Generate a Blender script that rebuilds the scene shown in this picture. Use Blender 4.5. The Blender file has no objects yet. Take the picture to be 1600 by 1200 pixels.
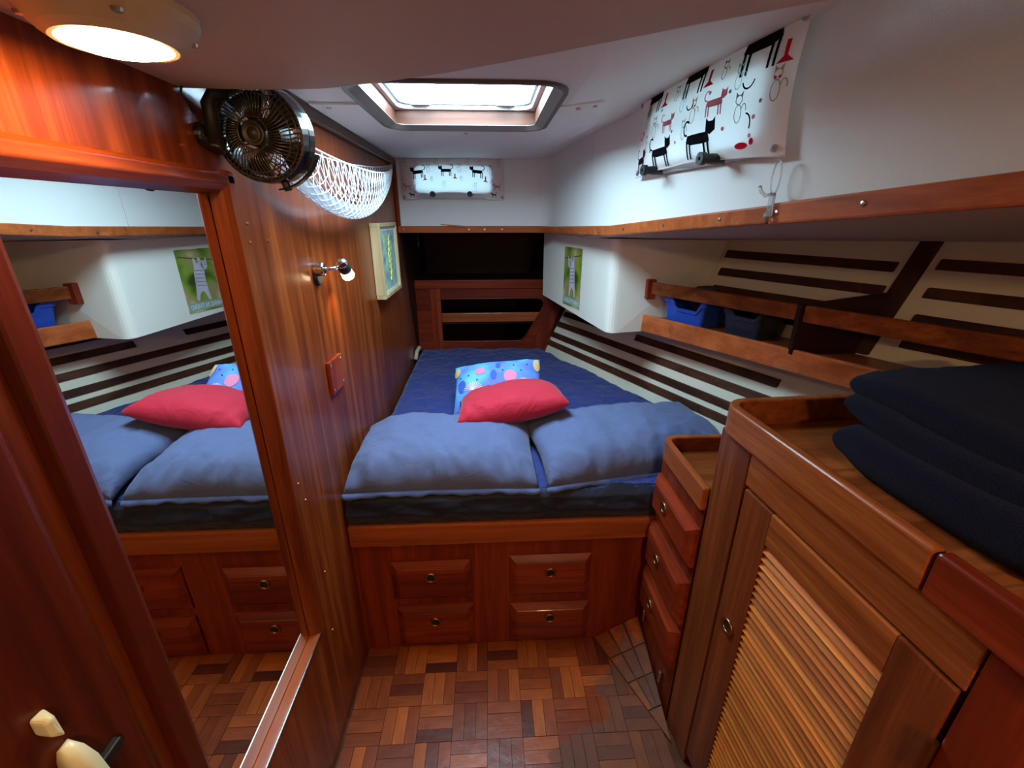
import bpy, bmesh, math, random
from mathutils import Vector, Matrix, noise
from mathutils.geometry import tessellate_polygon
random.seed(7)
S = bpy.context.scene
COL = S.collection
PI = math.pi

# ------------------------------------------------------------------ camera
F_PX = 681.0
cam_d = bpy.data.cameras.new('camera'); cam = bpy.data.objects.new('camera', cam_d); COL.objects.link(cam)
cam_d.sensor_fit = 'HORIZONTAL'; cam_d.sensor_width = 36.0; cam_d.lens = F_PX / 1600.0 * 36.0; cam_d.clip_start = 0.02
def _unit(v): return Vector(v).normalized()
_yv = _unit((763 - 800, 340 - 600, F_PX)); _zd = _unit((0, 2385 - 600, F_PX)); _zd = (_zd - _yv * _zd.dot(_yv)).normalized()
_xv = _zd.cross(_yv)
if _xv[0] < 0: _xv = -_xv
Rm = Matrix((_xv, _yv, -_zd))
cm = Matrix.Identity(4)
for c_, v_ in enumerate((Vector((1, 0, 0)), Vector((0, -1, 0)), Vector((0, 0, -1)))):
    w_ = Rm @ v_
    for r_ in range(3): cm[r_][c_] = w_[r_]
cm[2][3] = 1.45
cam.matrix_world = cm
S.camera = cam

# ------------------------------------------------------------------ world, exposure
SKY = 52.0
w = bpy.data.worlds.new('sky'); S.world = w; w.use_nodes = True
bg = w.node_tree.nodes['Background']; bg.inputs['Color'].default_value = (0.70, 0.92, 1.0, 1); bg.inputs['Strength'].default_value = SKY
S.view_settings.view_transform = 'Standard'; S.view_settings.look = 'None'
S.view_settings.exposure = 0.0; S.view_settings.gamma = 1.0; S.view_settings.use_curve_mapping = False
S.cycles.max_bounces = 10; S.cycles.diffuse_bounces = 6; S.cycles.glossy_bounces = 6; S.cycles.transparent_max_bounces = 12
S.cycles.sample_clamp_indirect = 6.0
def portal(name, loc, rot, sx, sy):
    l = bpy.data.lights.new(name, 'AREA'); l.shape = 'RECTANGLE'; l.size = sx; l.size_y = sy; l.cycles.is_portal = True
    o = bpy.data.objects.new(name, l); COL.objects.link(o); o.location = loc; o.rotation_euler = rot; return o
portal('hatch_daylight_portal', (-0.065, 1.345, 1.80), (0, 0, 0), 0.50, 0.54)

# ------------------------------------------------------------------ geometry of the hull (metres, z up, y aft)
XW = -0.462          # face of the left bulkhead
YB = 1.155           # front of the berth
XC = 0.52            # face of the cabinets
def hx(y, z): return 0.33 + 0.46 * (2.77 - y) + 0.37 * (z - 0.66)
def tx(y): return 0.457 + 0.17 * (1.486 - y)
def zt(y): return 1.405 + 0.068 * (1.88 - y) if y < 1.88 else 1.405 + 0.01 * (y - 1.88)
def zo(y): return 1.36 + 0.036 * (1.92 - y)
def zceil(x): return 1.718 + 0.034 * max(0.0, x - 0.21) / 0.24

# ------------------------------------------------------------------ materials
def new_mat(name):
    m = bpy.data.materials.new(name); m.use_nodes = True
    nt = m.node_tree; return m, nt, nt.nodes['Principled BSDF']
def lin(c): return tuple((x / 12.92 if x <= 0.04045 else ((x + 0.055) / 1.055) ** 2.4) for x in (c[0] / 255, c[1] / 255, c[2] / 255)) + (1,)
def wood(name, dark, mid, light, axis='z', rough=0.32, coat=0.35, freq=26.0, tint=0.18, bump=0.06):
    m, nt, b = new_mat(name); N = nt.nodes; L = nt.links
    tc = N.new('ShaderNodeTexCoord'); oi = N.new('ShaderNodeObjectInfo')
    off = N.new('ShaderNodeVectorMath'); off.operation = 'SCALE'; off.inputs[0].default_value = (13.0, 7.0, 29.0); L.new(oi.outputs['Random'], off.inputs['Scale'])
    add = N.new('ShaderNodeVectorMath'); add.operation = 'ADD'; L.new(tc.outputs['Object'], add.inputs[0]); L.new(off.outputs[0], add.inputs[1])
    mp = N.new('ShaderNodeMapping'); L.new(add.outputs[0], mp.inputs['Vector'])
    sc = {'x': (0.05, 1, 1), 'y': (1, 0.05, 1), 'z': (1, 1, 0.05)}[axis]; mp.inputs['Scale'].default_value = sc
    n1 = N.new('ShaderNodeTexNoise'); n1.inputs['Scale'].default_value = freq; n1.inputs['Detail'].default_value = 6; n1.inputs['Roughness'].default_value = 0.6; n1.inputs['Distortion'].default_value = 0.6
    L.new(mp.outputs[0], n1.inputs['Vector'])
    n2 = N.new('ShaderNodeTexNoise'); n2.inputs['Scale'].default_value = freq * 9; n2.inputs['Detail'].default_value = 3; L.new(mp.outputs[0], n2.inputs['Vector'])
    n3 = N.new('ShaderNodeTexNoise'); n3.inputs['Scale'].default_value = 4.0; n3.inputs['Detail'].default_value = 2; L.new(mp.outputs[0], n3.inputs['Vector'])
    mix = N.new('ShaderNodeMath'); mix.operation = 'MULTIPLY_ADD'; L.new(n2.outputs['Fac'], mix.inputs[0]); mix.inputs[1].default_value = 0.28; L.new(n1.outputs['Fac'], mix.inputs[2])
    mix2 = N.new('ShaderNodeMath'); mix2.operation = 'MULTIPLY_ADD'; L.new(n3.outputs['Fac'], mix2.inputs[0]); mix2.inputs[1].default_value = 0.35; L.new(mix.outputs[0], mix2.inputs[2])
    cr = N.new('ShaderNodeValToRGB'); L.new(mix2.outputs[0], cr.inputs['Fac']); e = cr.color_ramp.elements
    e[0].position = 0.55; e[0].color = lin(dark); e[1].position = 1.05; e[1].color = lin(light); x = e.new(0.8); x.color = lin(mid)
    hsv = N.new('ShaderNodeHueSaturation'); L.new(cr.outputs['Color'], hsv.inputs['Color'])
    mr = N.new('ShaderNodeMapRange'); L.new(oi.outputs['Random'], mr.inputs['Value']); mr.inputs['To Min'].default_value = 1 - tint; mr.inputs['To Max'].default_value = 1 + tint
    L.new(mr.outputs[0], hsv.inputs['Value']); L.new(hsv.outputs['Color'], b.inputs['Base Color'])
    b.inputs['Roughness'].default_value = rough; b.inputs['Coat Weight'].default_value = coat * 0.35; b.inputs['Coat Roughness'].default_value = 0.08; b.inputs['Specular IOR Level'].default_value = 0.18
    bp = N.new('ShaderNodeBump'); bp.inputs['Strength'].default_value = bump; bp.inputs['Distance'].default_value = 0.004; L.new(mix.outputs[0], bp.inputs['Height']); L.new(bp.outputs[0], b.inputs['Normal'])
    return m
def plain(name, c, rough=0.5, metal=0.0, bump=0.0, bscale=300.0, sheen=0.0, var=0.0, spec=None, coat=0.0, trans=0.0):
    m, nt, b = new_mat(name); N = nt.nodes; L = nt.links
    b.inputs['Base Color'].default_value = lin(c); b.inputs['Roughness'].default_value = rough; b.inputs['Metallic'].default_value = metal
    b.inputs['Coat Weight'].default_value = coat; b.inputs['Transmission Weight'].default_value = trans
    if spec is not None: b.inputs['Specular IOR Level'].default_value = spec
    if sheen: b.inputs['Sheen Weight'].default_value = sheen; b.inputs['Sheen Roughness'].default_value = 0.5
    tc = N.new('ShaderNodeTexCoord')
    if bump:
        n = N.new('ShaderNodeTexNoise'); n.inputs['Scale'].default_value = bscale; n.inputs['Detail'].default_value = 4; L.new(tc.outputs['Object'], n.inputs['Vector'])
        bp = N.new('ShaderNodeBump'); bp.inputs['Strength'].default_value = bump; bp.inputs['Distance'].default_value = 0.004; L.new(n.outputs['Fac'], bp.inputs['Height']); L.new(bp.outputs[0], b.inputs['Normal'])
    if var:
        n = N.new('ShaderNodeTexNoise'); n.inputs['Scale'].default_value = 5; n.inputs['Detail'].default_value = 5; L.new(tc.outputs['Object'], n.inputs['Vector'])
        cr = N.new('ShaderNodeValToRGB'); L.new(n.outputs['Fac'], cr.inputs['Fac']); e = cr.color_ramp.elements
        e[0].position = 0.3; e[1].position = 0.7
        e[0].color = lin(tuple(x * (1 - var) for x in c)); e[1].color = lin(tuple(min(255, x * (1 + var)) for x in c)); L.new(cr.outputs['Color'], b.inputs['Base Color'])
    return m
def fabric(name, c, wr=0.5, wscale=14.0, rough=0.75, sheen=0.15):
    """woven cloth with soft creases"""
    m, nt, b = new_mat(name); N = nt.nodes; L = nt.links
    b.inputs['Base Color'].default_value = lin(c); b.inputs['Roughness'].default_value = rough; b.inputs['Sheen Weight'].default_value = sheen
    b.inputs['Specular IOR Level'].default_value = 0.3
    tc = N.new('ShaderNodeTexCoord')
    n1 = N.new('ShaderNodeTexNoise'); n1.inputs['Scale'].default_value = wscale; n1.inputs['Detail'].default_value = 4; n1.inputs['Distortion'].default_value = 1.6; L.new(tc.outputs['Object'], n1.inputs['Vector'])
    n2 = N.new('ShaderNodeTexNoise'); n2.inputs['Scale'].default_value = 700; L.new(tc.outputs['Object'], n2.inputs['Vector'])
    ad = N.new('ShaderNodeMath'); ad.operation = 'MULTIPLY_ADD'; L.new(n2.outputs['Fac'], ad.inputs[0]); ad.inputs[1].default_value = 0.03; L.new(n1.outputs['Fac'], ad.inputs[2])
    bp = N.new('ShaderNodeBump'); bp.inputs['Strength'].default_value = wr; bp.inputs['Distance'].default_value = 0.03; L.new(ad.outputs[0], bp.inputs['Height']); L.new(bp.outputs[0], b.inputs['Normal'])
    return m
def emit(name, c, s):
    m = bpy.data.materials.new(name); m.use_nodes = True; nt = m.node_tree; nt.nodes.clear()
    o = nt.nodes.new('ShaderNodeOutputMaterial'); e = nt.nodes.new('ShaderNodeEmission'); e.inputs[0].default_value = lin(c); e.inputs[1].default_value = s
    nt.links.new(e.outputs[0], o.inputs[0]); return m
def pane(name, tint, gl=0.08):
    m = bpy.data.materials.new(name); m.use_nodes = True; nt = m.node_tree; nt.nodes.clear(); N = nt.nodes; L = nt.links
    o = N.new('ShaderNodeOutputMaterial'); t = N.new('ShaderNodeBsdfTransparent'); t.inputs[0].default_value = lin(tint)
    g = N.new('ShaderNodeBsdfGlossy'); g.inputs['Roughness'].default_value = 0.05; mx = N.new('ShaderNodeMixShader'); mx.inputs[0].default_value = gl
    L.new(t.outputs[0], mx.inputs[1]); L.new(g.outputs[0], mx.inputs[2]); L.new(mx.outputs[0], o.inputs[0]); return m
def cloth_thin(name, c, tr=0.5):
    m = bpy.data.materials.new(name); m.use_nodes = True; nt = m.node_tree; nt.nodes.clear(); N = nt.nodes; L = nt.links
    o = N.new('ShaderNodeOutputMaterial'); d = N.new('ShaderNodeBsdfDiffuse'); d.inputs[0].default_value = lin(c)
    t = N.new('ShaderNodeBsdfTranslucent'); t.inputs[0].default_value = lin(c); mx = N.new('ShaderNodeMixShader'); mx.inputs[0].default_value = tr
    L.new(d.outputs[0], mx.inputs[1]); L.new(t.outputs[0], mx.inputs[2]); L.new(mx.outputs[0], o.inputs[0]); return m

M = {}
for ax in 'xyz':
    M['wall_' + ax] = wood('teak_veneer_' + ax, (84, 30, 12), (122, 52, 20), (154, 76, 32), ax, rough=0.30, coat=0.45)
    M['maho_' + ax] = wood('dark_mahogany_' + ax, (86, 26, 13), (114, 38, 18), (140, 54, 25), ax, rough=0.33, coat=0.35)
    M['teak_' + ax] = wood('teak_' + ax, (88, 40, 17), (122, 60, 26), (154, 84, 40), ax, rough=0.34, coat=0.3)
    M['trim_' + ax] = wood('trim_teak_' + ax, (126, 58, 28), (158, 78, 38), (178, 96, 52), ax, rough=0.35, coat=0.3)
    M['batten_' + ax] = wood('batten_' + ax, (48, 26, 18), (68, 38, 26), (86, 50, 34), ax, rough=0.42, coat=0.15)
M['stile'] = wood('stile_teak', (74, 32, 16), (100, 46, 22), (124, 62, 30), 'z', rough=0.34, coat=0.3)
M['door'] = wood('door_panel', (62, 20, 10), (84, 28, 14), (100, 38, 18), 'z', rough=0.36, coat=0.3)
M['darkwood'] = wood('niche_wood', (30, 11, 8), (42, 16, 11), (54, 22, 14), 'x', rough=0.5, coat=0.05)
M['vinyl'] = plain('white_vinyl', (214, 213, 210), 0.6, bump=0.15, bscale=420)
M['vinyl_ceiling'] = plain('ceiling_vinyl', (206, 190, 176), 0.6, bump=0.2, bscale=300)
M['vinyl_lightened'] = plain('lightened_ceiling_vinyl', (232, 226, 218), 0.6, bump=0.2, bscale=300)  # lighter copy of the ceiling vinyl, raised for more bounce light
M['vinyl_beige'] = plain('beige_vinyl', (190, 174, 152), 0.62, bump=0.2, bscale=240)
M['vinyl_box'] = plain('padded_vinyl', (238, 234, 222), 0.55, bump=0.15, bscale=200)
M['hull'] = plain('hull_liner', (220, 212, 192), 0.6, bump=0.2, bscale=160)
M['mirror'] = plain('mirror_glass', (236, 240, 238), 0.0, metal=1.0)
M['chrome'] = plain('chrome', (214, 214, 214), 0.14, metal=1.0)
M['steel'] = plain('brushed_steel', (176, 172, 164), 0.3, metal=1.0)
M['bronze'] = plain('bronze', (170, 116, 78), 0.35, metal=1.0)
M['hub'] = plain('dusty_brown_plastic', (36, 30, 22), 0.45)
M['grille'] = plain('smoky_brown_plastic', (46, 38, 28), 0.28, coat=0.3)
M['ring'] = plain('taupe_trim_plastic', (98, 84, 78), 0.4)
M['hole'] = plain('dark_hole', (14, 9, 7), 0.8)
M['black'] = plain('black_plastic', (22, 20, 19), 0.25, coat=0.4)
M['blackmat'] = plain('black_matt', (18, 17, 16), 0.55)
M['cream'] = plain('cream_plastic', (226, 218, 176), 0.35)
M['white'] = plain('white_plastic', (232, 234, 234), 0.35)
M['grey'] = plain('grey_frame', (170, 170, 172), 0.35)
M['clear'] = plain('clear_plastic', (236, 240, 242), 0.1, trans=0.85)
M['lampwhite'] = plain('lamp_housing', (214, 196, 164), 0.35)
M['glow'] = emit('lamp_diffuser', (255, 206, 136), 130.0)
M['glow_fill'] = emit('fill_lamp_diffuser', (255, 208, 156), 750.0)  # for the added fill lamp only
M['glow2'] = emit('reading_bulb', (255, 226, 180), 14.0)
M['pane'] = pane('hatch_acrylic', (236, 244, 250), 0.06)
M['pane2'] = pane('port_glass', (150, 166, 172), 0.06)
M['sheet'] = fabric('navy_sheet', (38, 52, 118), 0.7, 11.0)
M['skirt'] = fabric('navy_mattress_cover', (15, 20, 42), 0.3, 7.0, rough=0.6)
M['pillow'] = fabric('blue_pillowcase', (86, 98, 138), 0.22, 9.0)
M['pillow_shade'] = fabric('shaded_pillow_flange', (70, 82, 124), 0.22, 9.0)  # pillowcase blue darkened to paint shade along the front lower edge
M['red'] = fabric('red_cotton', (186, 26, 52), 0.3, 10.0)
M['towel'] = plain('navy_terry', (12, 12, 34), 0.95, bump=1.0, bscale=700, sheen=0.06, spec=0.05)
M['binblue'] = plain('blue_bin_plastic', (34, 74, 176), 0.35)
M['bindark'] = plain('smoky_tub_plastic', (34, 40, 58), 0.35)
M['bag'] = plain('grey_bag', (58, 66, 72), 0.7)
M['net'] = plain('white_cord', (238, 240, 244), 0.8)
M['curtain'] = cloth_thin('cat_curtain_cotton', (238, 226, 224), 0.30)
for k_, c_ in dict(black=(26, 24, 28), red=(190, 30, 44), pink=(214, 140, 150), teal=(130, 190, 190), grey=(150, 146, 158), gold=(176, 150, 96)).items():
    M['print_' + k_] = cloth_thin('print_' + k_, c_, 0.12)

# ------------------------------------------------------------------ mesh helpers
class MB:
    def __init__(s): s.v = []; s.f = []
    def add(s, vs, fs):
        o = len(s.v); s.v += [tuple(p) for p in vs]; s.f += [tuple(i + o for i in f) for f in fs]; return s
    def box(s, x0, x1, y0, y1, z0, z1):
        return s.add([(x0, y0, z0), (x1, y0, z0), (x1, y1, z0), (x0, y1, z0), (x0, y0, z1), (x1, y0, z1), (x1, y1, z1), (x0, y1, z1)],
                     [(0, 3, 2, 1), (4, 5, 6, 7), (0, 1, 5, 4), (1, 2, 6, 5), (2, 3, 7, 6), (3, 0, 4, 7)])
    def hexa(s, bot, top):
        n = len(bot)
        return s.add(list(bot) + list(top), [tuple(range(n))[::-1], tuple(range(n, 2 * n))] + [(i, (i + 1) % n, n + (i + 1) % n, n + i) for i in range(n)])
    def loft(s, rings, closed=True, caps=True):
        n = len(rings[0]); vs = [p for r in rings for p in r]; fs = []
        for k in range(len(rings) - 1):
            for i in range(n if closed else n - 1):
                j = (i + 1) % n; fs.append((k * n + i, k * n + j, (k + 1) * n + j, (k + 1) * n + i))
        if caps and closed: fs += [tuple(range(n))[::-1], tuple(range((len(rings) - 1) * n, len(rings) * n))]
        return s.add(vs, fs)
    def grid(s, fn, nu, nv):
        vs = [fn(i / nu, j / nv) for j in range(nv + 1) for i in range(nu + 1)]
        fs = [(j * (nu + 1) + i, j * (nu + 1) + i + 1, (j + 1) * (nu + 1) + i + 1, (j + 1) * (nu + 1) + i) for j in range(nv) for i in range(nu)]
        return s.add(vs, fs)
    def tube(s, pts, r, n=8, closed=False):
        pts = [Vector(p) for p in pts]; rings = []
        rr = r if isinstance(r, (list, tuple)) else [r] * len(pts)
        prev = None
        for i, p in enumerate(pts):
            if closed: t = pts[(i + 1) % len(pts)] - pts[i - 1]
            else: t = pts[min(i + 1, len(pts) - 1)] - pts[max(i - 1, 0)]
            t.normalize()
            a = prev - t * prev.dot(t) if prev else (Vector((0, 0, 1)) if abs(t.z) < 0.9 else Vector((1, 0, 0))); a = (a - t * a.dot(t)).normalized(); prev = a
            b = t.cross(a)
            rings.append([p + (a * math.cos(2 * PI * k / n) + b * math.sin(2 * PI * k / n)) * rr[i] for k in range(n)])
        if closed: rings.append(rings[0]); return s.loft(rings, True, False)
        return s.loft(rings)
    def lathe(s, prof, c, axis=(0, 0, 1), n=32, caps=True):
        ax = Vector(axis).normalized(); a = ax.orthogonal().normalized(); b = ax.cross(a); c = Vector(c)
        return s.loft([[c + ax * h + (a * math.cos(2 * PI * k / n) + b * math.sin(2 * PI * k / n)) * r for k in range(n)] for r, h in prof], True, caps)
    def plate(s, outer, holes, fn, t0, t1):
        """polygon with holes in 2d, fn(u, v, t) gives the 3d point"""
        loops = [outer] + list(holes)
        tri = tessellate_polygon([[Vector((p[0], p[1], 0)) for p in l] for l in loops])
        flat = [p for l in loops for p in l]; n = len(flat)
        fs = [tuple(t) for t in tri] + [tuple(i + n for i in t)[::-1] for t in tri]; o = 0
        for l in loops:
            m = len(l)
            for i in range(m): j = (i + 1) % m; fs.append((o + i, o + j, o + j + n, o + i + n))
            o += m
        return s.add([fn(p[0], p[1], t0) for p in flat] + [fn(p[0], p[1], t1) for p in flat], fs)
    def build(s, name, mat, parent=None, bevel=0.0, seg=2, smooth=False, subsurf=0, origin=None, solid=0.0):
        me = bpy.data.meshes.new(name)
        if parent is not None:
            q = parent; base = Vector((0, 0, 0))
            while q is not None: base += Vector(q.location); q = q.parent
        elif origin is not None: base = Vector(origin)
        else:
            xs, ys, zs = zip(*s.v); base = Vector(((min(xs) + max(xs)) / 2, (min(ys) + max(ys)) / 2, min(zs)))
        me.from_pydata([tuple(Vector(p) - base) for p in s.v], [], s.f); me.validate()
        bm = bmesh.new(); bm.from_mesh(me); bmesh.ops.remove_doubles(bm, verts=bm.verts, dist=1e-6); bmesh.ops.recalc_face_normals(bm, faces=bm.faces); bm.to_mesh(me); bm.free()
        if smooth:
            for p in me.polygons: p.use_smooth = True
        me.materials.append(M[mat] if isinstance(mat, str) else mat)
        o = bpy.data.objects.new(name, me); COL.objects.link(o)
        if parent is not None: o.parent = parent
        else: o.location = base
        if solid: md = o.modifiers.new('solid', 'SOLIDIFY'); md.thickness = solid; md.offset = 0
        if bevel:
            md = o.modifiers.new('bevel', 'BEVEL'); md.width = bevel; md.segments = seg; md.limit_method = 'ANGLE'; md.angle_limit = math.radians(35); md.harden_normals = False
        if subsurf: md = o.modifiers.new('sub', 'SUBSURF'); md.levels = subsurf; md.render_levels = subsurf
        return o
def tag(o, label, cat, group=None):
    o['label'] = label; o['category'] = cat
    if group: o['group'] = group
    return o
def thing(name, label, cat, loc, group=None, rotz=0.0):
    o = bpy.data.objects.new(name, None); COL.objects.link(o); o.location = loc; o.rotation_euler = (0, 0, rotz); o.empty_display_size = 0.05
    return tag(o, label, cat, group)
def struct(o, label=None, cat=None):
    o['kind'] = 'structure'
    if label: o['label'] = label
    if cat: o['category'] = cat
    return o
def dupe(o, loc, parent=None):
    c = o.copy(); COL.objects.link(c); c.parent = parent if parent is not None else o.parent; c.location = loc; return c
def rrect(x0, x1, y0, y1, r, n=5):
    pts = []
    for cx_, cy_, a0 in ((x1 - r, y1 - r, 0), (x0 + r, y1 - r, PI / 2), (x0 + r, y0 + r, PI), (x1 - r, y0 + r, 3 * PI / 2)):
        for k in range(n + 1): a = a0 + PI / 2 * k / n; pts.append((cx_ + r * math.cos(a), cy_ + r * math.sin(a)))
    return pts
def rpoly(pts, rs, n=5):
    """round the corners of a polygon"""
    out = []; m = len(pts)
    for i in range(m):
        p = Vector(pts[i]).to_2d(); a = (Vector(pts[i - 1]).to_2d() - p); b = (Vector(pts[(i + 1) % m]).to_2d() - p)
        r = rs[i] if isinstance(rs, (list, tuple)) else rs
        if r <= 0: out.append(tuple(p)); continue
        an = a.normalized(); bn = b.normalized(); ang = math.acos(max(-1, min(1, an.dot(bn)))); t = r / math.tan(ang / 2)
        A = p + an * t; B = p + bn * t
        for k in range(n + 1):
            s_ = k / n; out.append(tuple(A * (1 - s_) ** 2 + p * 2 * s_ * (1 - s_) + B * s_ * s_))
    return out
def XY(z0, z1): return lambda u, v, t: (u, v, z0 + (z1 - z0) * t)
def fn_y(u, v, t): return (u, t, v)      # plate in the xz plane
def fn_x(u, v, t): return (t, u, v)      # plate in the yz plane
def fn_z(u, v, t): return (u, v, t)

# ================================================================== SETTING
# ---- floor with basket-weave parquet
fl = MB().box(-0.6, 2.3, -0.95, 3.3, -0.05, -0.006).build('floor', 'batten_x'); struct(fl, 'worn brown parquet floor of small basket-weave wood blocks', 'floor')
def parquet_mat():
    m, nt, b = new_mat('parquet'); N = nt.nodes; L = nt.links
    oi = N.new('ShaderNodeObjectInfo'); geo = N.new('ShaderNodeNewGeometry'); tc = N.new('ShaderNodeTexCoord')
    cr = N.new('ShaderNodeValToRGB'); L.new(oi.outputs['Random'], cr.inputs['Fac']); e = cr.color_ramp.elements
    e[0].color = lin((84, 34, 20)); e[1].color = lin((182, 94, 40)); x = e.new(0.25); x.color = lin((124, 56, 28)); x = e.new(0.7); x.color = lin((150, 72, 32))
    mp = N.new('ShaderNodeMapping'); mp.inputs['Scale'].default_value = (6, 90, 20); L.new(tc.outputs['Object'], mp.inputs['Vector'])
    n = N.new('ShaderNodeTexNoise'); n.inputs['Scale'].default_value = 3; n.inputs['Detail'].default_value = 5; L.new(mp.outputs[0], n.inputs['Vector'])
    g = N.new('ShaderNodeMix'); g.data_type = 'RGBA'; g.blend_type = 'MULTIPLY'; g.inputs['Factor'].default_value = 0.6
    gr = N.new('ShaderNodeValToRGB'); gr.color_ramp.elements[0].position = 0.3; gr.color_ramp.elements[0].color = (0.35, 0.35, 0.35, 1); gr.color_ramp.elements[1].position = 0.7; L.new(n.outputs['Fac'], gr.inputs['Fac'])
    L.new(cr.outputs['Color'], g.inputs['A']); L.new(gr.outputs['Color'], g.inputs['B'])
    # worn-through varnish towards the cabinet side: a stain with its own ragged outline
    n2 = N.new('ShaderNodeTexNoise'); n2.inputs['Scale'].default_value = 5.5; n2.inputs['Detail'].default_value = 7; n2.inputs['Roughness'].default_value = 0.55; L.new(geo.outputs['Position'], n2.inputs['Vector'])
    sx = N.new('ShaderNodeSeparateXYZ'); L.new(geo.outputs['Position'], sx.inputs[0])
    m1 = N.new('ShaderNodeMath'); m1.operation = 'MULTIPLY_ADD'; L.new(sx.outputs['X'], m1.inputs[0]); m1.inputs[1].default_value = 0.75; L.new(n2.outputs['Fac'], m1.inputs[2])
    m2 = N.new('ShaderNodeMath'); m2.operation = 'MULTIPLY_ADD'; L.new(sx.outputs['Y'], m2.inputs[0]); m2.inputs[1].default_value = -0.62; L.new(m1.outputs[0], m2.inputs[2])
    st = N.new('ShaderNodeValToRGB'); L.new(m2.outputs[0], st.inputs['Fac']); st.color_ramp.elements[0].position = 0.16; st.color_ramp.elements[1].position = 0.19
    wm = N.new('ShaderNodeMix'); wm.data_type = 'RGBA'; wm.blend_type = 'MIX'; L.new(st.outputs['Color'], wm.inputs['Factor'])
    n3 = N.new('ShaderNodeTexNoise'); n3.inputs['Scale'].default_value = 30; n3.inputs['Detail'].default_value = 4; L.new(geo.outputs['Position'], n3.inputs['Vector'])
    wc = N.new('ShaderNodeMix'); wc.data_type = 'RGBA'; L.new(n3.outputs['Fac'], wc.inputs['Factor']); wc.inputs['A'].default_value = lin((54, 38, 30)); wc.inputs['B'].default_value = lin((98, 72, 56))
    half = N.new('ShaderNodeMix'); half.data_type = 'RGBA'; half.inputs['Factor'].default_value = 0.62; L.new(g.outputs['Result'], half.inputs['A']); L.new(wc.outputs['Result'], half.inputs['B'])
    L.new(g.outputs['Result'], wm.inputs['A']); L.new(half.outputs['Result'], wm.inputs['B']); L.new(wm.outputs['Result'], b.inputs['Base Color'])
    mr = N.new('ShaderNodeMapRange'); L.new(st.outputs['Color'], mr.inputs['Value']); mr.inputs['To Min'].default_value = 0.30; mr.inputs['To Max'].default_value = 0.55; L.new(mr.outputs[0], b.inputs['Roughness']); b.inputs['Specular IOR Level'].default_value = 0.28
    bp = N.new('ShaderNodeBump'); bp.inputs['Strength'].default_value = 0.25; bp.inputs['Distance'].default_value = 0.004; L.new(n3.outputs['Fac'], bp.inputs['Height']); L.new(bp.outputs[0], b.inputs['Normal'])
    return m
M['parquet'] = parquet_mat()
B_ = 0.106; T_ = B_ / 3
tile0 = None
y_top = YB
nbx = 9; nby = 9
for bx_ in range(nbx):
    for by_ in range(nby):
        cx_ = -0.455 + B_ * (bx_ + 0.5); cy_ = y_top - B_ * (by_ + 0.5)
        for k in range(3):
            ori = (bx_ + by_) % 2
            px, py = (cx_, cy_ + (k - 1) * T_) if ori == 0 else (cx_ + (k - 1) * T_, cy_)
            dz = random.uniform(-0.0008, 0.0008)
            if tile0 is None:
                mb = MB(); a, b2, h = B_ / 2 - 0.0002, T_ / 2 - 0.0002, 0.006; q = 0.0004
                mb.hexa([(-a, -b2, 0), (a, -b2, 0), (a, b2, 0), (-a, b2, 0)], [(-a + q, -b2 + q, h), (a - q, -b2 + q, h), (a - q, b2 - q, h), (-a + q, b2 - q, h)])
                tile0 = mb.build('parquet_block', 'parquet', None, origin=(0, 0, 0)); o = tile0
            else: o = tile0.copy(); COL.objects.link(o)
            o.parent = fl; o.location = Vector((px, py, -0.006 + dz)) - Vector(fl.location); o.rotation_euler = (0, 0, 0 if ori == 0 else PI / 2)
# raised wedge of floor where the hull turns up beside the drawers
A_, Bp, Cp = Vector((0.36, YB - 0.002, 0.002)), Vector((0.518, YB - 0.002, 0.10)), Vector((0.512, 0.80, 0.002))
wd = MB().hexa([(A_.x, A_.y, -0.004), (0.518, YB - 0.002, -0.004), (Cp.x, Cp.y, -0.004)], [A_, Bp, Cp]).build('floor_wedge', 'batten_y'); struct(wd, 'sloping triangle of parquet rising to the drawer unit', 'floor')
def wedge_pt(s_, t_): return A_ * (1 - s_) * (1 - t_) + Bp * s_ * (1 - t_) + Cp * t_
for r_ in range(4):
    t0, t1 = r_ / 4 + 0.006, (r_ + 1) / 4 - 0.006
    for c_ in range(3 if r_ < 3 else 1):
        nn = 3 if r_ < 3 else 1
        s0, s1 = c_ / nn + 0.02, (c_ + 1) / nn - 0.02
        up = Vector((-0.3, 0, 0.95)) * 0.004
        q4 = [wedge_pt(s0, t0), wedge_pt(s1, t0), wedge_pt(s1, t1), wedge_pt(s0, t1)]
        MB().hexa(q4, [p + up for p in q4]).build('parquet_block', 'parquet', wd)

# ---- left bulkhead with the recess for the mirror
ML, MR_, MBt, MT = 0.452, 0.852, 0.440, 1.497
wl = MB()
wl.plate([(-0.95, -0.02), (3.28, -0.02), (3.28, 1.40), (2.46, 1.40), (2.46, 1.76), (-0.95, 1.76)], [[(ML, MBt), (MR_, MBt), (MR_, MT), (ML, MT)]], fn_x, XW - 0.05, XW)
wl = wl.build('wall_left', 'wall_z'); struct(wl, 'glossy varnished teak bulkhead running along the left side', 'wall')
for (y, z) in ((0.915, 1.44), (0.912, 1.405), (0.985, 1.405), (0.905, 0.86), (0.925, 0.80), (0.93, 0.36), (0.95, 0.55)):
    MB().lathe([(0.0, 0.0), (0.0035, 0.0), (0.0025, 0.002), (0.0, 0.0025)], (XW, y, z), (1, 0, 0), 10, False).build('screw', 'bronze', wl)
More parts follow.
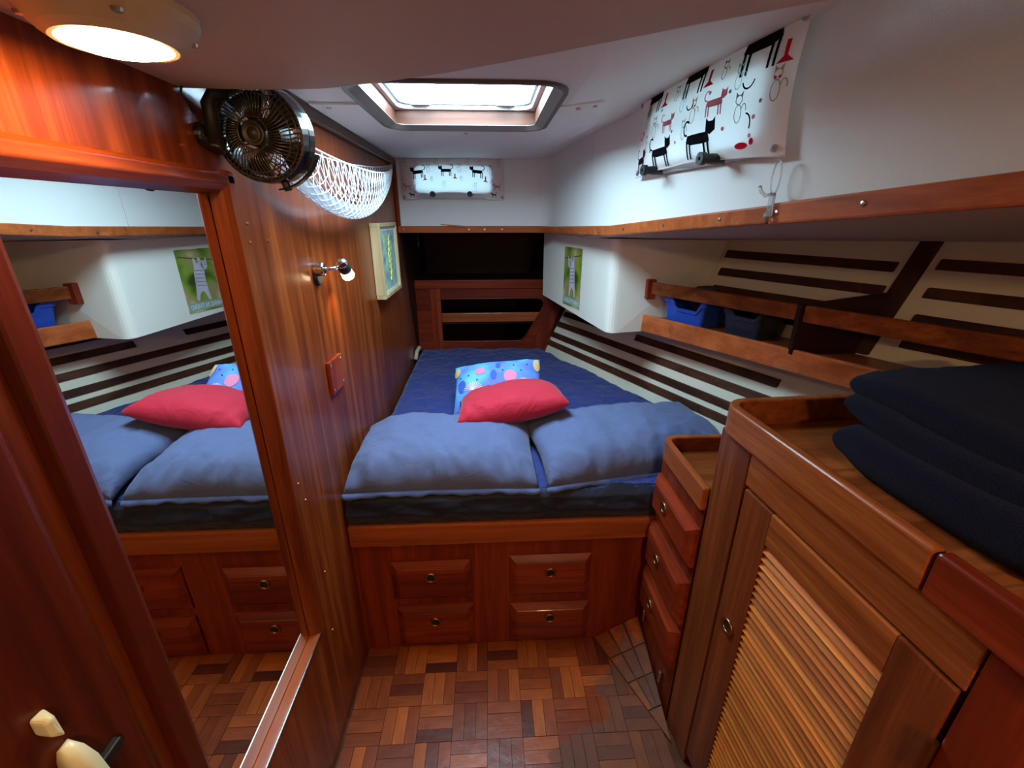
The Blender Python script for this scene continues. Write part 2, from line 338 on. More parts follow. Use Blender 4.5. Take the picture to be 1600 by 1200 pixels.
# thin cap moulding under the deckhead on the bulkhead
cap = MB().box(XW, XW + 0.018, 0.80, 2.39, 1.684, 1.716).build('trim_1', 'batten_y', bevel=0.004); struct(cap, 'dark wood moulding along the top of the left bulkhead', 'trim')
ver = MB().hexa([(XW, 2.375, 1.38), (XW + 0.018, 2.375, 1.38), (XW + 0.018, 2.39, 1.38), (XW, 2.39, 1.38)], [(XW, 2.375, 1.69), (XW + 0.018, 2.375, 1.69), (XW + 0.018, 2.39, 1.69), (XW, 2.39, 1.69)]).build('trim_2', 'maho_z', bevel=0.003); struct(ver, 'narrow dark wood corner strip between bulkhead and white end wall', 'trim')

# ---- mirror
mi = thing('wall_mirror', 'tall mirror set in a varnished teak frame on the left bulkhead', 'mirror', (XW - 0.018, (ML + MR_) / 2, MBt))
MB().box(XW - 0.030, XW - 0.018, ML - 0.001, MR_ + 0.001, MBt - 0.001, MT + 0.001).build('mirror_glass', 'mirror', mi)
fr = 'trim_'
x0, x1 = XW - 0.018, XW + 0.012
MB().hexa([(x0 + 0.0, MR_ - 0.012, MBt), (x1 - 0.008, MR_ - 0.004, MBt), (x1, MR_ + 0.006, MBt), (x1, MR_ + 0.026, MBt), (XW, MR_ + 0.032, MBt), (XW, MR_, MBt)],
          [(x0 + 0.0, MR_ - 0.012, MT + .03), (x1 - 0.008, MR_ - 0.004, MT + .03), (x1, MR_ + 0.006, MT + .03), (x1, MR_ + 0.026, MT + .03), (XW, MR_ + 0.032, MT + .03), (XW, MR_, MT + .03)]).build('frame_stile', 'wall_z', mi, bevel=0.002)
MB().hexa([(x0, ML + 0.012, MBt - 0.03), (XW, ML, MBt - 0.03), (XW, ML - 0.04, MBt - 0.03), (x1, ML - 0.034, MBt - 0.03), (x1, ML - 0.008, MBt - 0.03), (x1 - 0.008, ML + 0.004, MBt - 0.03)],
          [(x0, ML + 0.012, MT + .03), (XW, ML, MT + .03), (XW, ML - 0.04, MT + .03), (x1, ML - 0.034, MT + .03), (x1, ML - 0.008, MT + .03), (x1 - 0.008, ML + 0.004, MT + .03)]).build('frame_stile', 'door', mi, bevel=0.002)
MB().hexa([(x0, ML - .03, MT - 0.010), (x1 - 0.008, ML - .03, MT - 0.002), (x1, ML - .03, MT + 0.008), (x1, ML - .03, MT + 0.022), (XW, ML - .03, MT + 0.03), (XW, ML - .03, MT)],
          [(x0, MR_ + .028, MT - 0.010), (x1 - 0.008, MR_ + .028, MT - 0.002), (x1, MR_ + .028, MT + 0.008), (x1, MR_ + .028, MT + 0.022), (XW, MR_ + .028, MT + 0.03), (XW, MR_ + .028, MT)]).build('frame_top_rail', 'wall_y', mi, bevel=0.002)
MB().box(XW - 0.018, XW + 0.006, ML, MR_, MBt - 0.010, MBt + 0.004).build('frame_bottom_rail', 'trim_y', mi, bevel=0.002)
MB().box(XW - 0.004, XW + 0.0085, ML, MR_, MBt - 0.0015, MBt + 0.002).build('frame_bottom_strip', 'steel', mi)

# ---- door leaf left of the mirror with its cream latch
dr = MB().box(XW + 0.001, XW + 0.022, -0.32, 0.378, 0.02, 1.475).build('door_1', 'door', bevel=0.01, seg=3); struct(dr, 'dark red-brown wooden door leaf left of the mirror', 'door')
lx = XW + 0.022
MB().hexa([(lx, 0.290, 0.990), (lx + 0.018, 0.288, 0.988), (lx + 0.020, 0.298, 0.976), (lx, 0.304, 0.974)],
          [(lx, 0.290, 1.010), (lx + 0.016, 0.291, 1.006), (lx + 0.018, 0.298, 1.006), (lx, 0.306, 1.008)]).build('latch_button', 'cream', dr, bevel=0.004, seg=3)
MB().loft([[(lx + 0.003 + d * (1 if k in (1, 2) else 0), 0.302 + y_, z) for k, y_ in ((0, -w_), (1, -w_ * .7), (2, w_ * .7), (3, w_))] for z, w_, d in ((0.955, 0.006, 0.004), (0.945, 0.010, 0.012), (0.925, 0.013, 0.018), (0.88, 0.015, 0.022), (0.82, 0.013, 0.016))]).build('latch_handle', 'cream', dr, smooth=True)
MB().box(lx, lx + 0.010, 0.318, 0.345, 0.882, 0.896).build('latch_keeper', 'blackmat', dr, bevel=0.002)

# ---- white end wall and cabin side (one sweep in plan with a soft corner), portlight openings
arc = rpoly([(-0.50, 2.39), (0.303, 2.39), (tx(1.0), 1.0)], [0, 0.11, 0], 8)
arc = [p for p in arc]; side_aft = [p for p in arc if p[0] > -0.49 and p[1] > 1.01]
corner = side_aft
BX = [(-0.37, 1.580), (0.03, 1.580), (0.03, 1.694), (-0.37, 1.694)]
x_c = corner[0][0]
wb = MB()
wb.plate([(-0.475, 1.385), (x_c, 1.385), (x_c, 1.77), (-0.475, 1.77)], [BX], fn_y, 2.39, 2.42)
def wall_strip(mb, pts, zlo, zhi, th=0.03):
    for a, b in zip(pts[:-1], pts[1:]):
        d = (Vector(b) - Vector(a)).normalized(); n_ = Vector((-d.y, d.x))   # outward
        if n_.dot(Vector((1, 1))) < 0: n_ = -n_
        A2, B2 = Vector(a) + n_ * th, Vector(b) + n_ * th
        mb.hexa([(a[0], a[1], zlo(a)), (b[0], b[1], zlo(b)), (B2.x, B2.y, zlo(b)), (A2.x, A2.y, zlo(a))], [(a[0], a[1], zhi), (b[0], b[1], zhi), (B2.x, B2.y, zhi), (A2.x, A2.y, zhi)])
zl = lambda p: min(zt(p[1]), zt(p[1])) - 0.03
cpts = corner + [(tx(1.826), 1.826)]
o_ = wb
wall_strip(o_, cpts, zl, 1.77)
wb = o_.build('wall_back', 'vinyl', smooth=False); struct(wb, 'white vinyl end wall above the wood trim with a small curtained portlight', 'wall')
YP0, YP1, ZP0, ZP1 = 0.93, 1.33, 1.588, 1.722
wr = MB()
def fn_tr(u, v, t): return (tx(u) + t, u, v)
wr.plate([(-0.93, zt(-0.93) - 0.03), (1.8235, zt(1.8235) - 0.03), (1.8235, 1.80), (-0.93, 1.80)], [[(YP0, ZP0), (YP1, ZP0), (YP1, ZP1), (YP0, ZP1)]], fn_tr, 0.0, 0.03)
wr = wr.build('wall_right', 'vinyl'); struct(wr, 'white vinyl cabin side wall above the right-hand wood trim', 'wall')
MB().hexa([(tx(1.827) + .006, 1.827, 1.40), (tx(1.822) + .006, 1.822, 1.40), (tx(1.822) + .03, 1.822, 1.40), (tx(1.827) + .03, 1.827, 1.40)],
          [(tx(1.827) + .006, 1.827, 1.77), (tx(1.822) + .006, 1.822, 1.77), (tx(1.822) + .03, 1.822, 1.77), (tx(1.827) + .03, 1.827, 1.77)]).build('panel_seam', 'grey', wr)

# ---- wood trim below the white walls
def sweep_trim(path, z_of, h, d, name, mat, label, bev=0.004):
    rings = []
    n = len(path)
    for i, p in enumerate(path):
        t = (Vector(path[min(i + 1, n - 1)]) - Vector(path[max(i - 1, 0)])).normalized(); nin = Vector((t.y, -t.x))
        if nin.dot(Vector((-1, -1))) < 0: nin = -nin
        q = Vector(p) + nin * d; z = z_of(p); r_ = Vector(p) - nin * 0.004
        rings.append([(r_.x, r_.y, z - h), (q.x, q.y, z - h), (q.x, q.y, z), (r_.x, r_.y, z)])
    o = MB().loft(rings).build(name, mat, bevel=bev)
    return struct(o, label, 'trim')
tb = sweep_trim([(-0.46, 2.39), (-0.1, 2.39)] + corner + [(tx(1.6), 1.6), (tx(1.2), 1.2), (tx(0.885), 0.885)], lambda p: zt(p[1]), 0.034, 0.018, 'trim_3', 'trim_x', 'varnished teak trim strip under the white end wall, bending round to the side')
tr = sweep_trim([(tx(y), y) for y in (0.878, 0.6, 0.3, -0.2, -0.92)], lambda p: zt(p[1]) + 0.002, 0.038, 0.021, 'trim_4', 'trim_y', 'varnished teak trim strip along the right side nearest the camera')
for k, (x, y) in enumerate([(-0.43, 2.37), (-0.10, 2.37), (-0.02, 2.37), (0.07, 2.37)] + [(tx(y) - 0.019, y) for y in (1.876, 1.683, 1.486, 1.25, 1.02)]):
    ax = (0, -1, 0) if y > 2.3 else (-0.98, -0.17, 0)
    z = (zt(2.39) if y > 2.3 else zt(y)) - 0.017
    MB().lathe([(0.0, 0.002), (0.004, 0.0015), (0.005, -0.002)], (x, y, z), ax, 10, False).build('screw', 'steel', tb)
for y in (0.855, 0.69, 0.50):
    MB().lathe([(0.0, 0.003), (0.004, 0.002), (0.0055, -0.002)], (tx(y) - 0.022, y, zt(y) - 0.016), (-0.98, -0.17, 0), 10, False).build('screw', 'steel', tr)
# splinter of trim sprung away on the back strip
MB().hexa([(-0.24, 2.352, 1.417), (-0.235, 2.352, 1.415), (-0.07, 2.371, 1.396), (-0.07, 2.3735, 1.398)], [(-0.24, 2.352, 1.420), (-0.235, 2.352, 1.418), (-0.07, 2.371, 1.405), (-0.07, 2.3735, 1.407)]).build('loose_splinter', 'trim_x', tb)

# ---- soffit under the side deck, hull side
sf = MB()
ys = [2.42, 2.2, 1.9, 1.6, 1.3, 1.0, 0.6, 0.0, -0.93]
def soff(y, up): return ((tx(y) + 0.002, y, zt(y) - 0.032 + up), (hx(y, zo(y)) + 0.05, y, zo(y) + up))
sf.loft([[soff(y, 0)[0], soff(y, 0)[1], soff(y, 0.03)[1], soff(y, 0.03)[0]] for y in ys])
sf = sf.build('ceiling_side_deck', 'vinyl_beige'); struct(sf, 'beige underside of the side deck above the hull shelf', 'ceiling')
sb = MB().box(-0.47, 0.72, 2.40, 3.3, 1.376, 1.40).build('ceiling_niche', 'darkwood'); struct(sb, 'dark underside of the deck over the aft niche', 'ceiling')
hl = MB()
hl.loft([[(hx(y, z), y, z) for z in (0.0, 0.4, 0.8, 1.2, 1.46)] + [(hx(y, z) + 0.04, y, z) for z in (1.46, 1.2, 0.8, 0.4, 0.0)] for y in (3.3, 2.4, 1.2, 0.0, -0.95)])
hl = hl.build('wall_hull', 'hull'); struct(hl, 'cream sloping hull side lined with horizontal dark wood battens', 'wall')
def batten(z, ya, yf, wd_=0.030, th=0.010, zslope=0.0):
    mb = MB(); rings = []
    for y, zz in ((ya, z), (yf, z + zslope)):
        a, b = zz - wd_ / 2, zz + wd_ / 2
        rings.append([(hx(y, a) + .001, y, a), (hx(y, a) - th, y, a), (hx(y, b) - th, y, b), (hx(y, b) + .001, y, b)])
    mb.loft(rings).build('hull_batten', 'batten_y', hl, bevel=0.003)
for z, ya, yf in ((0.703, 2.73, 0.95), (0.757, 2.715, 0.95), (0.826, 2.69, 0.95), (0.892, 2.66, 2.30), (0.891, 2.085, 1.417), (0.955, 2.03, 1.40),
                  (1.309, 1.846, 1.308), (1.239, 1.836, 1.302), (1.170, 1.83, 1.295), (1.105, 1.82, 1.29),
                  (1.325, 1.222, -0.5), (1.247, 1.21, -0.5), (1.172, 1.20, -0.5), (1.105, 1.19, -0.5)):
    batten(z, ya, yf)
mbv = MB(); mbv.loft([[(hx(y, z) + .001, y, z) for y in (1.287, 1.243)] + [(hx(y, z) - 0.012, y, z) for y in (1.243, 1.287)] for z in (1.05, 1.388)]); mbv.build('hull_rib', 'batten_z', hl, bevel=0.002)
for z, y in ((0.703, 1.72), (0.757, 1.74), (0.826, 1.76), (0.826, 1.2), (0.955, 1.5)):
    MB().lathe([(0.0, 0.003), (0.004, 0.002), (0.005, -0.001)], (hx(y, z) - 0.010, y, z), (-1, 0, 0.37), 10, False).build('screw', 'steel', hl)

# ---- ceilings
HX0, HX1, HY0, HY1 = -0.312, 0.182, 1.075, 1.615       # hatch surround, outer
ca = MB()
ca.plate([(-0.48, 0.2), (0.21, 0.2), (0.21, 2.44), (-0.48, 2.44)], [rrect(HX0, HX1, HY0, HY1, 0.075, 6)], lambda u, v, t: (u, v, zceil(u) + t), 0.0, 0.03)
ca.plate([(0.21, 0.2), (0.80, 0.2), (0.80, 2.44), (0.21, 2.44)], [], lambda u, v, t: (u, v, zceil(u) + t), 0.0, 0.03)
ca = ca.build('ceiling', 'vinyl_lightened'); struct(ca, 'cream vinyl ceiling around the deck hatch', 'ceiling')
# moulded cover panel around the aft half of the hatch
lip = MB(); outer = rpoly([(-0.44, 1.28), (-0.44, 1.66), (-0.30, 2.30), (0.24, 2.26), (0.36, 1.62), (0.30, 1.28)], [0, 0.06, 0.10, 0.16, 0.05, 0], 5)
inn = [p for p in rrect(HX0, HX1, HY0, HY1, 0.075, 6)]
hole_edge = [(HX0, 1.28)] + [p for p in rrect(HX0, HX1, HY0, HY1, 0.075, 6)[:14] if p[1] > 1.3][::-1] + [(HX1, 1.28)]
lip.plate(outer + hole_edge[::-1], [], lambda u, v, t: (u, v, zceil(u) - 0.006 + 0.005 * t), 0.0, 1.0)
lip = lip.build('ceiling_hatch_cover', 'vinyl_lightened', bevel=0.002, seg=2); struct(lip, 'moulded cream ceiling panel behind the hatch, held by small screws', 'ceiling')
for p in ((-0.40, 1.31), (0.24, 1.31), (0.285, 1.31), (-0.07, 1.66)):
    MB().lathe([(0.0, -0.004), (0.006, -0.003), (0.007, 0.001)], (p[0], p[1], zceil(p[0]) - 0.006), (0, 0, 1), 12, False).build('screw_cap', 'vinyl_ceiling', lip, smooth=True)
nc = MB()
edge = [(-0.48, 0.810), (-0.34, 0.815), (-0.25, 0.805), (-0.15, 0.765), (-0.05, 0.715), (0.08, 0.635), (0.20, 0.555), (0.32, 0.48), (0.50, 0.38), (0.82, 0.24)]
nc.plate(edge + [(0.82, -0.95), (-0.48, -0.95)], [], fn_z, 1.634, 1.73)
nc = nc.build('ceiling_forward', 'vinyl_ceiling', bevel=0.016, seg=4); struct(nc, 'lower cream ceiling panel nearest the camera with a curved edge', 'ceiling')

# ---- hatch (window_1)
h1 = bpy.data.objects.new('window_1', None); COL.objects.link(h1); h1.location = (-0.065, 1.345, 1.70); struct(h1, 'square deck hatch in the ceiling with bright sky above', 'window')
def ring(o0, i0, z0, z1, n=6):
    """bevelled rectangular ring: outer rounded rect at z0 to inner rounded rect at z1"""
    a = rrect(*o0, n); b = rrect(*i0, n); return a, b
a, b = rrect(HX0 - .004, HX1 + .004, HY0 - .004, HY1 + .004, 0.08, 6), rrect(HX0 + 0.032, HX1 - 0.032, HY0 + 0.032, HY1 - 0.032, 0.03, 6)
MB().loft([[(x, y, 1.722) for x, y in a], [(x, y, 1.711) for x, y in a], [(x, y, 1.711) for x, y in rrect(HX0 + .008, HX1 - .008, HY0 + .008, HY1 - .008, 0.07, 6)], [(x, y, 1.722) for x, y in b], [(x, y, 1.724) for x, y in b]], True, False).build('hatch_trim_ring', 'ring', h1)
I0, I1, J0, J1 = HX0 + 0.03, HX1 - 0.03, HY0 + 0.03, HY1 - 0.03
M['hatchwood'] = wood('dark_hatch_wood', (70, 38, 26), (88, 50, 36), (106, 66, 50), 'x', rough=0.45, coat=0.1)  # dark mahogany tone, base colour set low beside the bright pane
for nm, bx in (('hatch_side', (I0 - .02, I1 + .02, J1, J1 + .02)), ('hatch_side', (I0 - .02, I1 + .02, J0 - .02, J0)), ('hatch_side', (I0 - .02, I0, J0, J1)), ('hatch_side', (I1, I1 + .02, J0, J1))):
    MB().box(bx[0], bx[1], bx[2], bx[3], 1.722, 1.766).build(nm, 'hatchwood', h1)
MB().plate(rrect(I0 - .02, I1 + .02, J0 - .02, J1 + .02, 0.03, 4), [rrect(I0 + .014, I1 - .014, J0 + .014, J1 - .014, 0.04, 5)], fn_z, 1.763, 1.775).build('hatch_frame', 'white', h1, bevel=0.003)
MB().plate(rrect(I0 - .0, I1 + .0, J0 - .0, J1 + .0, 0.03, 4), [rrect(I0 + .022, I1 - .022, J0 + .022, J1 - .022, 0.04, 5)], fn_z, 1.775, 1.781).build('hatch_gasket', 'grey', h1)
MB().box(I0 - .01, I1 + .01, J0 - .01, J1 + .01, 1.781, 1.788).build('hatch_pane', 'pane', h1)
for x in (-0.2, 0.06):
    MB().box(x - 0.03, x + 0.03, J1 - 0.045, J1 - 0.022, 1.768, 1.780).build('hatch_dog', 'grey', h1, bevel=0.003)

# ---- portlights
def portlight(nm, fn, label, u0, u1, v0, v1, ku, kv):
    """fn(u, v, d) gives a point d metres into the room from the wall"""
    r = bpy.data.objects.new(nm, None); COL.objects.link(r); r.location = fn((u0 + u1) / 2, v0, 0); struct(r, label, 'window')
    o = rrect(u0 - 0.022, u1 + 0.022, v0 - 0.022, v1 + 0.016, 0.03, 4); h = rrect(u0 + 0.006, u1 - 0.006, v0 + 0.006, v1 - 0.006, 0.025, 4)
    MB().plate(o, [h], fn, 0.0, 0.016).build('port_frame', 'grey', r, bevel=0.003)
    MB().plate(rrect(u0, u1, v0, v1, 0.02, 4), [], fn, -0.014, -0.008).build('port_pane', 'pane2', r)
    for k in ku:
        c0 = Vector(fn(k, kv, 0.012)); ax = Vector(fn(k, kv, 1.0)) - Vector(fn(k, kv, 0.0))
        MB().lathe([(0.011, 0.0), (0.011, 0.03), (0.009, 0.046), (0.013, 0.048), (0.013, 0.060), (0.004, 0.060), (0.004, 0.056), (0.0, 0.056)], c0, ax, 16).build('port_knob', 'blackmat', r, smooth=False)
    return r
fnB = lambda u, v, d: (u, 2.39 - d, v)
def fnR(u, v, d): return (tx(u) - d * 0.986, u - d * 0.168, v)
portlight('window_2', fnB, 'small portlight in the white end wall behind a cat-print curtain', -0.36, 0.02, 1.560, 1.690, (-0.269, -0.088), 1.557)
portlight('window_3', fnR, 'portlight in the right cabin side behind a cat-print curtain', 0.93, 1.33, 1.585, 1.722, (1.30, 1.05), 1.570)

# ---- rear bulkhead behind the camera
rb = MB().plate([(-0.52, -0.02), (2.3, -0.02), (2.3, 1.80), (-0.52, 1.80)], [], fn_y, -0.95, -0.98).build('wall_front', 'vinyl_beige'); struct(rb, 'plain cabin bulkhead behind the camera', 'wall')

# ================================================================== BUILT-IN FURNITURE
# ---- aft locker: panel with rounded opening under the dark niche
al = thing('aft_locker', 'dark mahogany locker front with a rounded open cubby at the head of the berth', 'locker', (-0.05, 2.70, 0.55))
xr = lambda z: hx(2.70, z) - 0.004
outer = [(XW + .002, 0.55), (xr(0.55), 0.55), (xr(1.075), 1.075), (XW + .002, 1.075)]
hole = rpoly([(-0.338, 0.715), (0.205, 0.712), (0.365, 0.985), (-0.338, 0.985)], [0.06, 0.06, 0.05, 0.05], 6)
MB().plate(outer, [hole], fn_y, 2.70, 2.722).build('front_panel', 'maho_x', al, bevel=0.003)
rim = [(p[0], 2.697, p[1]) for p in hole]
MB().tube(rim, 0.0045, 6, True).build('opening_lip', 'maho_x', al, smooth=True)
MB().box(XW + .002, xr(1.08), 2.690, 2.712, 1.045, 1.098).build('shelf_fiddle', 'maho_x', al, bevel=0.004)
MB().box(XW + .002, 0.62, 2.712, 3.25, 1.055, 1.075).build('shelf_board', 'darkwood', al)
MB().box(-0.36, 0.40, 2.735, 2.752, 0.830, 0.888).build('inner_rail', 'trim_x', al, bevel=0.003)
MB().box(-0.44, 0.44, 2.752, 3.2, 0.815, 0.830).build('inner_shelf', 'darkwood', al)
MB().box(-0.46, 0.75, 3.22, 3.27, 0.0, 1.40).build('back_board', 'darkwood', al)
MB().hexa([(XW + .003, 2.73, 0.56), (XW + .012, 2.73, 0.56), (XW + .012, 3.22, 0.56), (XW + .003, 3.22, 0.56)], [(XW + .003, 2.41, 1.375), (XW + .012, 2.41, 1.375), (XW + .012, 3.22, 1.375), (XW + .003, 3.22, 1.375)]).build('added_dark_lining', 'darkwood', al)  # added board, covers a bright strip so the niche stays dark
MB().hexa([(hx(2.73, 0.56) - .015, 2.73, 0.56), (hx(2.73, 0.56) - .003, 2.73, 0.56), (hx(3.2, 0.56) - .003, 3.2, 0.56), (hx(3.2, 0.56) - .015, 3.2, 0.56)], [(hx(2.6, 1.375) - .015, 2.6, 1.375), (hx(2.6, 1.375) - .003, 2.6, 1.375), (hx(3.2, 1.375) - .003, 3.2, 1.375), (hx(3.2, 1.375) - .015, 3.2, 1.375)]).build('added_dark_lining', 'darkwood', al)  # added board, hides the pale hull so the niche stays dark
MB().box(-0.36, -0.30, 2.694, 2.70, 0.56, 1.06).build('corner_post', 'maho_z', al)
MB().hexa([(0.245, 2.690, 0.655), (0.330, 2.690, 0.655), (0.330, 2.70, 0.655), (0.245, 2.70, 0.655)], [(0.415, 2.690, 0.97), (0.46, 2.690, 0.97), (0.46, 2.70, 0.97), (0.415, 2.70, 0.97)]).build('hull_post', 'maho_z', al, bevel=0.002)
MB().tube([(-0.385, 2.52, 1.376), (-0.385, 2.52, 1.30)], 0.004, 8).build('niche_hook', 'blackmat', al)

# ---- padded box below the side deck
pbx = MB(); P0 = (0.500, 1.800)
for_ = rpoly([(0.312, 2.58), P0, (0.95, 1.865), (1.00, 2.62)], [0, 0.045, 0, 0], 6)
def box_pt(u, v, t):
    x = min(u, 0.90); v = min(v, 2.58)
    if t == 0: z = 0.985 + 0.05 * (v - 1.8)
    else: z = (zt(v) - 0.036) + (zo(v) - zt(v) + 0.036) * max(0.0, min(1.0, (u - tx(v)) / (hx(v, zo(v)) - tx(v)))) - 0.001
    if u > 0.90: x = hx(v, z) - 0.004
    return (x, v, z)
pbx.plate(for_, [], box_pt, 0, 1)
pbx = pbx.build('padded_locker', 'vinyl_box', bevel=0.012, seg=3); tag(pbx, 'cream padded vinyl locker box hanging under the side deck', 'locker')

# ---- hull shelf with fiddle rails
def sx_(y): return 0.66 + 0.535 * (1.84 - y)
sh = thing('hull_shelf', 'long open wooden shelf with two fiddle rails along the hull', 'shelf', (1.0, 1.2, 1.03))
YF = 0.0
MB().loft([[(sx_(y) + .005, y, 1.030), (hx(y, 1.03), y, 1.030), (hx(y, 1.045), y, 1.045), (sx_(y) + .005, y, 1.045)] for y in (1.835, YF)]).build('shelf_board', 'teak_y', sh)
def rail(ya, yf, z0, z1, th, nm, mat):
    MB().loft([[(sx_(y) - th, y, z0), (sx_(y) + 0.004, y, z0), (sx_(y) + 0.004, y, z1), (sx_(y) - th, y, z1)] for y in (ya, yf)]).build(nm, mat, sh, bevel=0.005, seg=3)
rail(1.832, YF, 0.988, 1.062, 0.014, 'lower_rail', 'trim_y')
rail(1.800, 1.292, 1.152, 1.202, 0.012, 'upper_rail', 'teak_y')
rail(1.270, YF, 1.150, 1.202, 0.012, 'upper_rail', 'teak_y')
MB().box(0.652, 0.690, 1.795, 1.834, 1.130, 1.212).build('rail_block', 'maho_z', sh, bevel=0.004)
MB().loft([[(sx_(1.28) - 0.016, y, 1.046), (hx(y, 1.05) - .004, y, 1.046), (hx(y, 1.235) - .004, y, 1.235), (hx(y, 1.235) - 0.02, y, 1.235), (sx_(1.28) + 0.02, y, 1.205), (sx_(1.28) - 0.016, y, 1.203)] for y in (1.272, 1.290)]).build('divider', 'darkwood', sh, bevel=0.002)  # dark wood paints in the shade on the divider

# ---- berth base with four drawers
bb = thing('berth_base', 'dark mahogany berth front with four small raised-panel drawers', 'bed base', (0.03, YB, 0.0))
MB().plate([(XW + .001, 0.0), (XC + .03, 0.0), (XC + .03, 0.535), (XW + .001, 0.535)], [], fn_y, YB, YB + 0.02).build('front_panel', 'maho_z', bb)
MB().box(XW + .001, XC + 0.03, YB - 0.018, YB + 0.03, 0.462, 0.543).build('top_rail', 'trim_x', bb, bevel=0.008, seg=3)
MB().loft([[(XW + .001, y, 0.50), (hx(y, 0.50) - .002, y, 0.50), (hx(y, 0.535) - .002, y, 0.535), (XW + .001, y, 0.535)] for y in (YB + 0.03, 2.69)]).build('berth_board', 'darkwood', bb)
def pull(mb_parent, c, ax, r=0.020):
    MB().lathe([(r * 0.62, 0.0), (r, 0.0), (r, 0.0035), (r * 0.86, 0.006), (r * 0.66, 0.004), (r * 0.62, 0.0)], c, ax, 24, False).build('finger_pull', 'bronze', mb_parent, smooth=True)
    MB().lathe([(0.0, 0.0005), (r * 0.66, 0.0005), (r * 0.66, 0.0015), (0.0, 0.0015)], c, ax, 20, False).build('finger_hole', 'hole', mb_parent)
def raised(u0, u1, v0, v1, fn, bev=0.022, t0=0.008, t1=0.024):
    """raised panel: fn(u, v, d)"""
    q = lambda a, d: [fn(u0 + a, v0 + a, d), fn(u1 - a, v0 + a, d), fn(u1 - a, v1 - a, d), fn(u0 + a, v1 - a, d)]
    return MB().loft([q(0, 0), q(0, t0), q(bev * 0.9, t1 - 0.002), q(bev, t1 - 0.002), q(bev + 0.002, t1)])
fnD = lambda u, v, d: (u, YB - d, v)
for (u0, u1, v0, v1) in ((-0.343, -0.080, 0.232, 0.392), (-0.338, -0.076, 0.018, 0.198), (0.049, 0.325, 0.228, 0.402), (0.052, 0.330, 0.018, 0.192)):
    d_ = raised(u0, u1, v0, v1, fnD).build('drawer', 'maho_x', bb)
    pull(d_, ((u0 + u1) / 2, YB - 0.0235, (v0 + v1) / 2 + 0.024 if v0 > 0.2 else (v0 + v1) / 2 + 0.03), (0, -1, 0))

# ---- low drawer unit
lu = thing('drawer_unit', 'low varnished cabinet with three drawers and a rimmed tray top beside the berth', 'cabinet', (0.75, 1.0, 0.0))
YL0, YL1 = 0.868, 1.138
xo = lambda y, z: hx(y, z) - 0.01
MB().loft([[(XC, y, 0.0), (xo(y, 0.0), y, 0.0), (xo(y, 0.78), y, 0.78), (XC, y, 0.78)] for y in (YL0, YL1)]).build('carcass', 'maho_z', lu)
MB().loft([[(XC + .01, y, 0.78), (xo(y, .78), y, 0.78), (xo(y, .79), y, 0.79), (XC + .01, y, 0.79)] for y in (YL0, YL1)]).build('tray_top', 'teak_x', lu)
def tray_rim(x0, y_near, y_far, z0, z1, th, r, xend, nm, mat, par, proud=0.012):
    o = [(x0 - proud, y_near)] + [(x0 - proud, y_far - r)] + [(x0 - proud + r - r * math.cos(a), y_far - r + r * math.sin(a)) for a in [PI / 2 * k / 6 for k in range(1, 7)]] + [(xend, y_far)]
    ri = max(0.004, r - th)
    i = [(x0 - proud + th, y_near)] + [(x0 - proud + th, y_far - r)] + [(x0 - proud + r - ri * math.cos(a), y_far - r + ri * math.sin(a)) for a in [PI / 2 * k / 6 for k in range(1, 7)]] + [(xend, y_far - th)]
    rings = [[(a_[0], a_[1], z0), (b_[0], b_[1], z0), (b_[0], b_[1], z1), (a_[0], a_[1], z1)] for a_, b_ in zip(o, i)]
    return MB().loft(rings).build(nm, mat, par, bevel=0.006, seg=3)
tray_rim(XC, YL0, 1.150, 0.772, 0.838, 0.020, 0.045, 0.98, 'tray_rim', 'trim_y', lu)
fnX = lambda u, v, d: (XC - d, u, v)
for v0, v1 in ((0.590, 0.714), (0.385, 0.538), (0.205, 0.358)):
    d_ = raised(0.872, 1.134, v0, v1, fnX, 0.020, 0.010, 0.026).build('drawer', 'maho_y', lu)
    pull(d_, (XC - 0.0255, 1.03, (v0 + v1) / 2 + 0.01), (-1, 0, 0), 0.019)
for y, z in ((1.10, 0.165), (0.93, 0.10)):
    MB().hexa([(XC, y - .006, z - .024), (XC - .012, y - .006, z - .024), (XC - .012, y + .006, z - .024), (XC, y + .006, z - .024)], [(XC, y - .006, z + .024), (XC - .012, y - .006, z + .024), (XC - .012, y + .006, z + .024), (XC, y + .006, z + .024)]).build('turn_button', 'chrome', lu, bevel=0.003)

# ---- tall locker with louvred door; local frame turned a little
TH = math.radians(3.0); PIV = Vector((XC, 0.862, 0.0))
tl = thing('tall_locker', 'tall varnished teak locker with a louvred door and deep rimmed top', 'cabinet', PIV)
X0 = XC
XE = 1.16
def locker_side(mb, y0, y1, z0, z1): return mb.box(X0, XE, y0, y1, z0, z1)
MB().box(X0 + 0.03, XE, -0.85, 0.855, 0.0, 0.985).build('carcass', 'maho_z', tl)
MB().box(X0, X0 + 0.03, 0.752, 0.862, 0.0, 0.998).build('corner_post', 'stile', tl, bevel=0.006, seg=3)
MB().box(X0 + 0.001, X0 + 0.03, 0.322, 0.752, 0.916, 0.998).build('top_rail', 'teak_y', tl, bevel=0.002)
MB().box(X0 + 0.002, X0 + 0.03, -0.85, 0.319, 0.0, 0.998).build('side_panel', 'maho_z', tl, bevel=0.002)
MB().box(X0 + .02, XE, -0.85, 0.852, 0.986, 1.002).build('tray_top', 'teak_x', tl)
tray_rim(X0, 0.395, 0.872, 0.994, 1.060, 0.022, 0.055, XE, 'tray_rim', 'teak_y', tl)
MB().box(X0 - 0.012, X0 + 0.010, -0.85, 0.393, 0.994, 1.060).build('tray_rim', 'maho_y', tl, bevel=0.006, seg=3)
dd = MB(); DY0, DY1, DZ0, DZ1 = 0.326, 0.746, 0.05, 0.910
